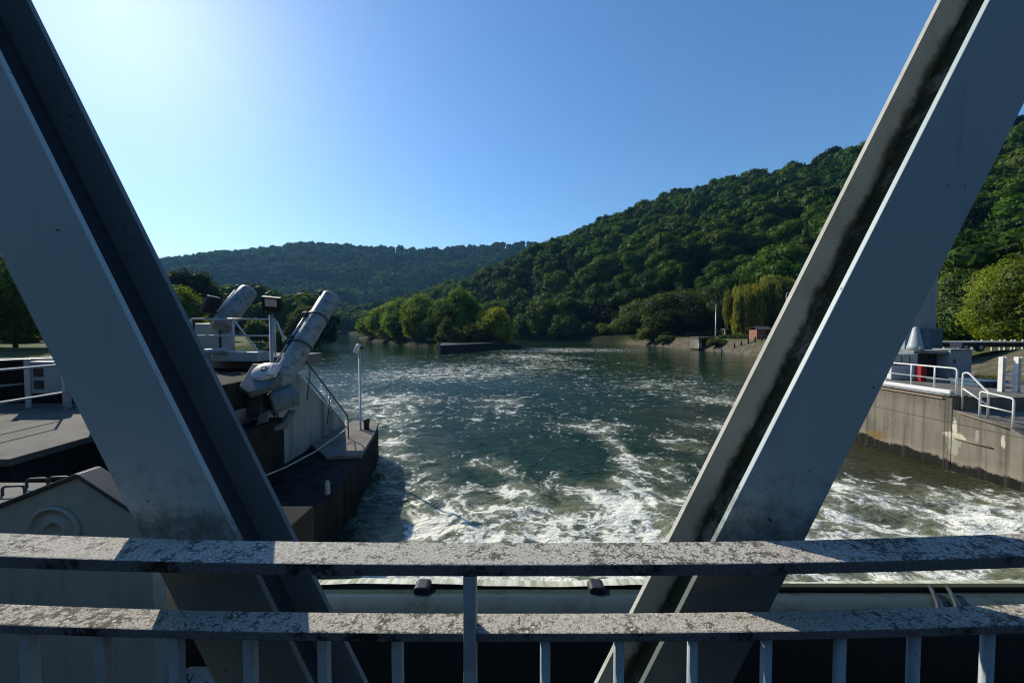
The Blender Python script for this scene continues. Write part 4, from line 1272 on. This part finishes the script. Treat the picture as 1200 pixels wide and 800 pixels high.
mb = MB(); mb.box((13.7, 11.27, .3), (19.4, 20, QT - .01)); mb.prism([(13.71, 11.26, 1.79), (19.4, 11.26, 1.79), (19.4, 9.95, 1.6), (13.71, 9.95, 1.6)], (0, 0, -1.3))
mb.box((13.71, 4, .2), (19.4, 9.945, 1.22))
tag(mb.build('pavement', M['conc_deck'], bevel=.01), 'concrete quay pavement behind the wall', 'pavement', kind='structure')
GQ = 'white pipe railings on the quay'
r1 = thing('quay_railing', 'long white pipe railing on the quay wall with a pale kerb rail', 'railing', (13.2, 12.5, QT + .05), GQ)
zt = .78; zq = QT + .05
mb = MB(); mb.tube(fillet([(13.2, 18.6, zq + zt), (13.2, 11.35, zq + zt), (13.2, 11.35, zq)], .1), .025, 10); mb.build('top_rail', M['white'], r1)
mb = MB(); mb.tube([(13.2, 18.6, zq + .42), (13.2, 11.37, zq + .42)], .02, 10); mb.build('mid_rail', M['white'], r1)
mb = MB(); mb.box((13.13, 11.45, zq + .004), (13.27, 18.6, zq + .11)); mb.build('kerb_rail', M['white'], r1, bevel=.01)
for y in (11.95, 12.65, 13.5, 14.6, 16, 17.4):
    mb = MB(); mb.lathe((13.2, y, zq + .11), (0, 0, 1), [(0, .022), (zt - .11, .022)], 10); mb.build('post', M['white'], r1)
r2 = thing('quay_railing', 'white stair railing sloping down between the two levels of the quay', 'railing', (13.3, 11.2, 1.8), GQ)
za = W(1126, 437, 11.2).z; zb = W(1153, 456, 10.75).z
mb = MB(); mb.tube(fillet([(13.25, 11.24, 1.8), (13.25, 11.24, za), (13.25, 11.1, za + .02), (13.25, 10.7, zb), (13.25, 10.62, zb - .05), (13.25, 10.62, 1.7)], .07), .025, 10); mb.build('top_rail', M['white'], r2)
mb = MB(); mb.tube([(13.25, 11.24, za - .45), (13.25, 10.64, zb - .42)], .02, 10); mb.build('mid_rail', M['white'], r2)
r3 = thing('quay_railing', 'short white rectangular railing on the lower quay beside the stair railing', 'railing', (13.2, 10.4, 1.7), GQ)
zc = W(1148, 459, 10.6).z; ze = W(1186, 467, 10.0).z
mb = MB(); mb.tube(fillet([(13.12, 10.70, 1.7), (13.12, 10.70, zc), (13.12, 9.98, ze), (13.12, 9.98, 1.6)], .07), .025, 10); mb.build('top_rail', M['white'], r3)
mb = MB(); mb.tube([(13.12, 10.70, zc - .38), (13.12, 9.98, ze - .36)], .02, 10); mb.build('mid_rail', M['white'], r3)
# white steel frame
sf = thing('steel_frame', 'pale H shaped steel frame with two uprights and a diagonal brace on the quay', 'steel frame', (16.0, 12.2, 1.7))
def up_post(px, Y):   # channel section uprights
    x = (px - 600) / FPX * Y; zt = W(px, 418, Y).z
    mb = MB(); mb.box((x - .055, Y - .06, 1.78), (x - .045, Y + .06, zt)); mb.box((x + .045, Y - .06, 1.78), (x + .055, Y + .06, zt)); mb.box((x - .045, Y - .012, 1.78), (x + .045, Y + .012, zt - .003))
    mb.build('upright', M['white'], sf, bevel=.003); return x
xa = up_post(1176, 12.3); xb = up_post(1194, 12.1)
zz = W(1185, 440, 12.2).z
mb = MB(); mb.bar((xa + .056, 12.25, zz), (xb - .056, 12.15, zz), .09, .08); mb.build('crossbar', M['white'], sf, bevel=.004)
mb = MB(); mb.bar((xa + .1, 12.2, zz - .15), (xb - .05, 12.1, 2.5), .07, .06); mb.build('brace', M['white'], sf)
# cabinet etc
Yc = 15.5
x0 = (1112 - 600) / FPX * Yc; x1 = (1140 - 600) / FPX * Yc
zt = W(1125, 410, Yc).z; 
cbn = thing('electric_cabinet', 'grey electric cabinet with a pale lit left side, standing on the quay', 'cabinet', (x0, Yc, QT))
mb = MB(); mb.box((x0 + .1, Yc, 2.2), (x1, Yc + .62, zt)); mb.build('body', M['cabinet'], cbn, bevel=.012)
mb = MB(); mb.box((x0 + .18, Yc - .02, 2.3), (x1 - .06, Yc - .003, zt - .06)); mb.build('door', M['cabinet'], cbn, bevel=.005)
mb = MB(); mb.box((x0 + .22, Yc - .05, 2.8), (x0 + .25, Yc - .022, 2.98)); mb.build('handle', M['black'], cbn)
mb = MB(); mb.box((x0 + .06, Yc - .05, zt + .003), (x1 + .04, Yc + .67, zt + .035)); mb.build('lid', M['cabinet'], cbn, bevel=.008)
mb = MB(); a = W(1132, 446, 13.6); c = W(1174, 462, 13.2)
bt_ = thing('blue_bin', 'long low dark blue bin on the quay behind the stair railing', 'bin', (a.x, 13.4, QT))
mb.box((a.x, 13.2, QT), (c.x + .1, 14.1, a.z)); mb.build('bin_body', M['bluebox'], bt_, bevel=.015)
mb = MB(); mb.box((a.x - .03, 13.17, a.z + .003), (c.x + .13, 14.13, a.z + .04)); mb.build('bin_lid', M['bluebox'], bt_, bevel=.01)
for t in (.3, .62):
    mb = MB(); xx = a.x + (c.x - a.x) * t; mb.box((xx, 13.16, QT + .02), (xx + .05, 13.197, a.z - .02)); mb.build('rib', M['dark_steel'], bt_)
rx = (1081 - 600) / FPX * 14.6
rb = thing('red_box', 'narrow red box behind the long white quay railing', 'box', (rx, 14.6, QT))
mb = MB(); mb.box((rx, 14.6, QT), (rx + .22, 14.85, W(1084, 428, 14.6).z)); mb.build('box_body', M['red'], rb, bevel=.012)
mb = MB(); mb.box((rx + .03, 14.585, QT + .1), (rx + .19, 14.597, QT + .5)); mb.build('box_door', M['red'], rb)
wx0 = (1046 - 600) / FPX * 15.2
wb = thing('white_hatch', 'white housing with small dark panes beside the red box', 'housing', (wx0, 15.2, QT))
mb = MB(); mb.box((wx0, 15.2, QT), (wx0 + 1.1, 16.0, 2.75)); mb.build('housing_body', M['white'], wb, bevel=.02)
for k in range(3):
    mb = MB(); mb.box((wx0 + .1 + .32 * k, 15.18, 2.78), (wx0 + .34 + .32 * k, 15.24, 3.15)); mb.build('pane', M['glass'], wb)
mb = MB(); mb.box((wx0, 15.25, 2.753), (wx0 + 1.1, 15.9, 3.2)); mb.build('upper_body', M['cabinet'], wb, bevel=.02)
# tower
Yt = 16.5
tx1 = (1106 - 600) / FPX * Yt
tw = thing('control_tower', 'tall blue grey clad tower partly hidden by the right girder', 'tower', (tx1 - .8, Yt, QT))
zs = W(1090, 411, Yt).z
mb = MB(); mb.box((tx1 - 1.35, Yt + .3, QT), (tx1, Yt + 1.7, 7.6)); mb.build('shaft', M['bluegrey'], tw, bevel=.02)
mb = MB(); mb.box((tx1 - 2.2, Yt - .9, zs - .06), (tx1 - .02, Yt + .28, zs + .06)); mb.build('balcony_slab', M['conc_slope'], tw, bevel=.012)
mb = MB(); mb.box((tx1 - 1.45, Yt + .2, 7.605), (tx1 + .1, Yt + 1.8, 7.75)); mb.build('roof', M['cabinet'], tw, bevel=.02)
mb = MB(); mb.box((tx1 - .75, Yt - .15, zs + .065), (tx1 - .2, Yt + .25, zs + .95)); mb.build('meter_box', M['bluebox'], tw, bevel=.015)
mb = MB(); mb.box((tx1 - 1.9, Yt - .5, QT + .01), (tx1 - .3, Yt + .25, zs - .063)); mb.build('plinth', M['dark_steel'], tw)
kx = (1073 - 600) / FPX * 15.9
cn = thing('motor_cone', 'pale cone shaped motor cover with a round badge on the tower balcony', 'motor cover', (kx, 15.9, zs + .06))
mb = MB(); mb.lathe((kx, 15.9, zs + .06), (0, 0, 1), [(0, .26), (.16, .26), (.19, .24), (.9, .1), (.96, .06), (.965, .001)], 24); mb.build('cover', M['cabinet'], cn)
mb = MB(); mb.lathe((kx - .05, 15.9 - .262, zs + .15), (0, -1, 0), [(0, .06), (.012, .06)], 18); mb.lathe((kx - .05, 15.9 - .275, zs + .15), (0, -1, 0), [(0, .03), (.01, .03)], 14); mb.build('badge', M['white'], cn)

# trailer and fence above the quay
tz = gz(27, 23)
tr = thing('flatbed_trailer', 'dark low flatbed trailer with striped tail board above the quay bank', 'trailer', (27, 23, tz))
Y = 22.5
def X_(px, Y=Y): return (px - 600) / FPX * Y
zt_ = W(1150, 400.5, Y).z; zb_ = W(1150, 409, Y).z
mb = MB(); mb.box((X_(1098), Y, zb_ + .12), (X_(1215), Y + 2.0, zt_ - .07)); mb.build('chassis', M['black'], tr, bevel=.02)
mb = MB(); mb.box((X_(1096), Y - .05, zt_ - .066), (X_(1216), Y + 2.05, zt_)); mb.build('bed', M['conc_slope'], tr, bevel=.01)
for px in (1131.5, 1149.5):
    mb = MB(); mb.lathe((X_(px), Y - .04, zb_ + .1), (0, 1, 0), [(0, .2), (.02, .24), (.16, .24), (.18, .2)], 24); wh = mb.build('wheel', M['rubber'], tr)
    mb = MB(); mb.lathe((X_(px), Y - .055, zb_ + .1), (0, 1, 0), [(0, .11), (.012, .13)], 20); mb.build('rim', M['cabinet'], wh)
mb = MB(); h3 = .085
for k in range(3):
    mb.cur = k % 2; mb.box((X_(1112), Y - .09, zb_ + .1 + h3 * k), (X_(1126), Y - .055, zb_ + .1 + h3 * (k + 1) - .001))
mb.build('striped_board', [M['white'], M['redstripe']], tr, 'board with white and faded red stripes')
fpts = [X_(px, 26.5) for px in (1107, 1125, 1140, 1151, 1163, 1172.5, 1178, 1186, 1190, 1199, 1212)]
for i, x in enumerate(fpts):
    big = i in (2, 3, 5)
    Yp = 26.5
    z = gz(x, Yp)
    top = W(1150, 390.5 if big else 393, Yp).z
    mb = MB(); top = min(top, z + .75); mb.box((x - .05, Yp - .05, z - .2), (x + .05, Yp + .05, top)); mb.prism([(x - .05, Yp - .05, top), (x + .05, Yp - .05, top), (x, Yp - .05, top + .04)], (0, .1, 0))
    tag(mb.build('guard_post', M['post_white'], bevel=.006), 'white concrete guard post on the grass verge above the trailer', 'post', 'white guard posts along the road')
# loose rocks on the bank behind the quay
rng = random.Random(12)
for k in range(26):
    x = rng.uniform(18.8, 24); y = rng.uniform(15.5, 20); s = rng.uniform(.08, .24)
    bm = bmesh.new(); bmesh.ops.create_icosphere(bm, subdivisions=2, radius=s)
    for v in bm.verts:
        v.co *= 1 + .28 * math.sin(v.co.x * 19 / s * .3 + k) * math.cos(v.co.y * 13 / s * .3 + 2 * k); v.co.z *= .62
    me = bpy.data.meshes.new('rock'); bm.to_mesh(me); bm.free(); me.materials.append(M['conc_road'])
    o = link('rock', me); o.location = (x, y, gz(x, y) + s * .2); o.rotation_euler = (0, 0, rng.random() * 6)
    tag(o, 'grey rock lying on the rough bank behind the quay railings', 'rock', 'rocks on the bank behind the quay')
for k, (x, y, s) in enumerate(((19.6, 16.2, .8), (22.3, 17.2, 1.0), (20.3, 15.2, .7), (18.6, 17.2, .8))):
    tree(0, y, 400, s, (.09, .1, .025), ('grassy tuft at the foot of the rough bank', 'larger grassy tuft high on the rough bank', 'grassy tuft right behind the grey cabinet', 'small leafy tuft left of the grey cabinet')[k], 'bush', 'tufts on the rough bank', name='grass_tuft', n=6, X=x, size=.09, cat='grass tuft') if False else None
def tuft(x, y, w_, h_, label):
    z = gz(x, y); rng_ = np.random.default_rng(int(x * 31 + y * 7))
    L = [(rng_.uniform(-.4, .4) * w_, rng_.uniform(-.4, .4) * w_, h_ * .3, w_ * .3, w_ * .3, h_ * .5) for _ in range(6)]
    v, q, t = leaf_cloud(L, .12, 1.2, rng_, core=.6, hang=.3, tint=(.1, .11, .025))
    me = quad_mesh('grass_tuft', v, q, M['leaf'], False, t); o = link('grass_tuft', me); o.location = (x, y, z)
    tag(o, label, 'grass tuft', 'tufts on the rough bank')
tuft(X_(1147, 18.5), 18.5, 1.3, .45, 'yellowish grass tuft high on the rough bank right of the grey cabinet')
tuft(X_(1144, 15.6), 15.6, .7, .4, 'green weed tuft low beside the grey cabinet')
tuft(X_(1108, 16.4), 16.6, .6, .6, 'leafy weed between the tower and the grey cabinet')

# ------------------------------------------------------------------ right bank
rd = []
edge = [(30, 36), (40, 55), (45, 66), (46.5, 80), (44, 97), (38, 112)]
xs2 = []
for i in range(len(edge) - 1):
    for k in range(10):
        t = k / 10; xs2.append((edge[i][0] * (1 - t) + edge[i + 1][0] * t, edge[i][1] * (1 - t) + edge[i + 1][1] * t))
A_ = np.array(xs2); dv = np.gradient(A_, axis=0); nv = np.stack([dv[:, 1], -dv[:, 0]], 1); nv /= np.linalg.norm(nv, axis=1, keepdims=True)
cols = [A_ + nv * w_ for w_ in (0, .8, 1.6, 2.4)]
PX = np.stack([c[:, 0] for c in cols], 1); PY = np.stack([c[:, 1] for c in cols], 1); PZ = ground(PX, PY) + .05
me = grid_mesh('path', PX, PY, PZ, M['conc_road']); tag(link('path', me), 'pale riverside path along the top of the right bank', 'path', kind='structure')
def bank(px, Y): return X_(px, Y), gz(X_(px, Y), Y)
Yh = 66
x, z = bank(894, Yh)
hut = thing('hut', 'small brick coloured hut with a dark roof on the right bank', 'hut', (x, Yh, z))
mb = MB(); mb.box((x - 1.05, Yh, z - .2), (x + 1.35, Yh + 2.2, z + 1.55)); mb.build('wall', M['wood'], hut, bevel=.02)
for k in range(4):
    mb = MB(); mb.box((x - 1.07, Yh - .03, z + .12 + .36 * k), (x + .35, Yh - .004, z + .2 + .36 * k)); mb.build('wall_batten', M['redstripe'], hut)
mb = MB(); mb.prism([(x - 1.25, Yh - .25, z + 1.56), (x + 1.6, Yh - .25, z + 1.56), (x + 1.6, Yh + 1.1, z + 2.1), (x - .9, Yh + 1.1, z + 2.1)], (0, .02, .07)); mb.prism([(x - 1.25, Yh + 2.45, z + 1.56), (x + 1.6, Yh + 2.45, z + 1.56), (x + 1.6, Yh + 1.13, z + 2.1), (x - .9, Yh + 1.13, z + 2.1)], (0, .02, .07)); mb.build('roof', M['roof'], hut)
mb = MB(); mb.box((x + .5, Yh - .03, z), (x + 1.2, Yh - .004, z + 1.4)); mb.build('door', M['black'], hut)
x, z = bank(857, 80)
sh_ = thing('shelter', 'small open shelter with a pale roof between mast and willow', 'shelter', (x, 80, z))
mb = MB(); mb.box((x - 1.4, 79.9, z + 1.5), (x + 1.5, 81.6, z + 1.64)); mb.build('roof', M['conc_slope'], sh_, bevel=.02)
for dx in (-1.2, 1.3):
    mb = MB(); mb.box((x + dx - .12, 80, z - .1), (x + dx + .12, 80.3, z + 1.497)); mb.build('post', M['conc_slope'], sh_)
mb = MB(); mb.box((x - 1.1, 81.2, z - .1), (x + 1.2, 81.4, z + 1.497)); mb.build('back_wall', M['roof'], sh_)
rng_ = np.random.default_rng(5)
xa, za_ = bank(846, 76); xb, zb2 = bank(886, 70)
L = [(xa + (xb - xa) * t, 76 - 6 * t, za_ + .35, .75, .6, .55) for t in np.linspace(0, 1, 12)]
v, q, t = leaf_cloud(L, .22, 1.3, rng_, tint=(.045, .075, .02), vary=.12)
v = v - np.array([xa, 76, za_])
o = link('hedge', quad_mesh('hedge', v, q, M['leaf'], False, t)); o.location = (xa, 76, za_)
tag(o, 'clipped green hedge left of the brick coloured hut', 'hedge')
x, z = bank(838.5, 82)
mst = thing('mast', 'thin pale flag mast standing above the dark culvert', 'mast', (x, 82, z))
zt = W(838, 357, 82).z
mb = MB(); mb.lathe((x, 82, z - .2), (0, 0, 1), [(0, .13), (.3, .12), (zt - z + .2, .06)], 10); mb.build('shaft', M['galv'], mst)
mb = MB(); mb.lathe((x, 82, zt + .003), (0, 0, 1), [(0, .06), (.05, .1), (.12, .09), (.16, .02)], 10); mb.build('finial', M['galv'], mst)
x, z = bank(920.5, 60)
lp = thing('street_lamp', 'thin street lamp beside the willow, next to the right girder', 'street lamp', (x, 60, z))
zt = W(920, 344, 60).z
mb = MB(); mb.lathe((x, 60, z - .2), (0, 0, 1), [(0, .09), (1.0, .08), (zt - z + .2, .05)], 10); mb.build('pole', M['galv'], lp)
mb = MB(); mb.tube([(x, 60, zt), (x + .1, 60, zt + .1), (x + .5, 60, zt + .14), (x + .8, 60, zt + .12)], [.05, .05, .07, .08], 8); mb.build('lamp_head', M['white'], lp)
for k, px in enumerate((838, 846, 861, 869, 877, 885, 893, 900)):
    Yb = 61.5 + (900 - px) * .12
    x, z = bank(px, Yb)
    mb = MB(); mb.lathe((x, Yb, z - .1), (0, 0, 1), [(0, .12), (.85, .12), (.95, .1), (.96, .001)], 10)
    tag(mb.build('kerb_post', M['black']), 'short dark post at the edge of the bank in front of the hut', 'post', 'short dark posts along the bank edge')
cv_ = thing('culvert', 'dark square culvert opening between concrete wing walls in the right bank', 'culvert', (37, 77, 0))
def at(px, Y): return X_(px, Y)
Yq = 76
xa, xb = at(821, Yq), at(833, Yq)
mb = MB(); mb.box((xa - .6, Yq - .6, -.8), (xa, Yq + 3, 2.35)); mb.build('wing_wall', M['quay'], cv_, bevel=.03)
mb = MB(); mb.box((xb, Yq - .6, -.8), (xb + .5, Yq + 3, 2.35)); mb.build('wing_wall', M['quay'], cv_, bevel=.03)
mb = MB(); mb.box((xa + .003, Yq + .6, -.8), (xb - .003, Yq + 3, 2.2)); mb.build('opening', M['gate_face'], cv_)
mb = MB(); mb.box((xa - .7, Yq - .7, 2.354), (xb + .6, Yq + 3, 2.6)); mb.build('lintel', M['quay'], cv_, bevel=.03)
# low timber rails on the bank lawn
for k, (p0, p1) in enumerate(((804, 816), (828, 840))):
    Yb = 90
    xa, z = bank(p0, Yb); xb = at(p1, Yb)
    tb = thing('timber_rail', ('low timber rail on the bank lawn left of the mast, nearer the bright bush', 'low timber rail on the bank lawn directly beside the mast')[k], 'rail', (xa, Yb, z), 'low timber rails on the bank')
    mb = MB(); mb.box((xa, Yb, z + .55), (xb, Yb + .12, z + .75)); mb.build('beam', M['wood'], tb)
    for xx in (xa + .3, xb - .3):
        mb = MB(); mb.box((xx - .07, Yb + .13, z - .1), (xx + .07, Yb + .25, z + .7)); mb.build('post', M['wood'], tb)

# ------------------------------------------------------------------ valley haze
if HAZE:
    mb = MB(); mb.box((-1700, -640, -9), (700, 1120, 260))
    hb = NB('haze')
    pv = hb.n('ShaderNodeVolumePrincipled')
    pv.inputs['Color'].default_value = (.22, .55, 1, 1)
    pv.inputs['Density'].default_value = HAZE
    pv.inputs['Anisotropy'].default_value = .3
    hb.t.links.new(pv.outputs[0], hb.out.inputs['Volume'])
    hz_ = mb.build('haze', hb.m); tag(hz_, 'thin blue valley haze over the river and hills', 'haze', kind='stuff')
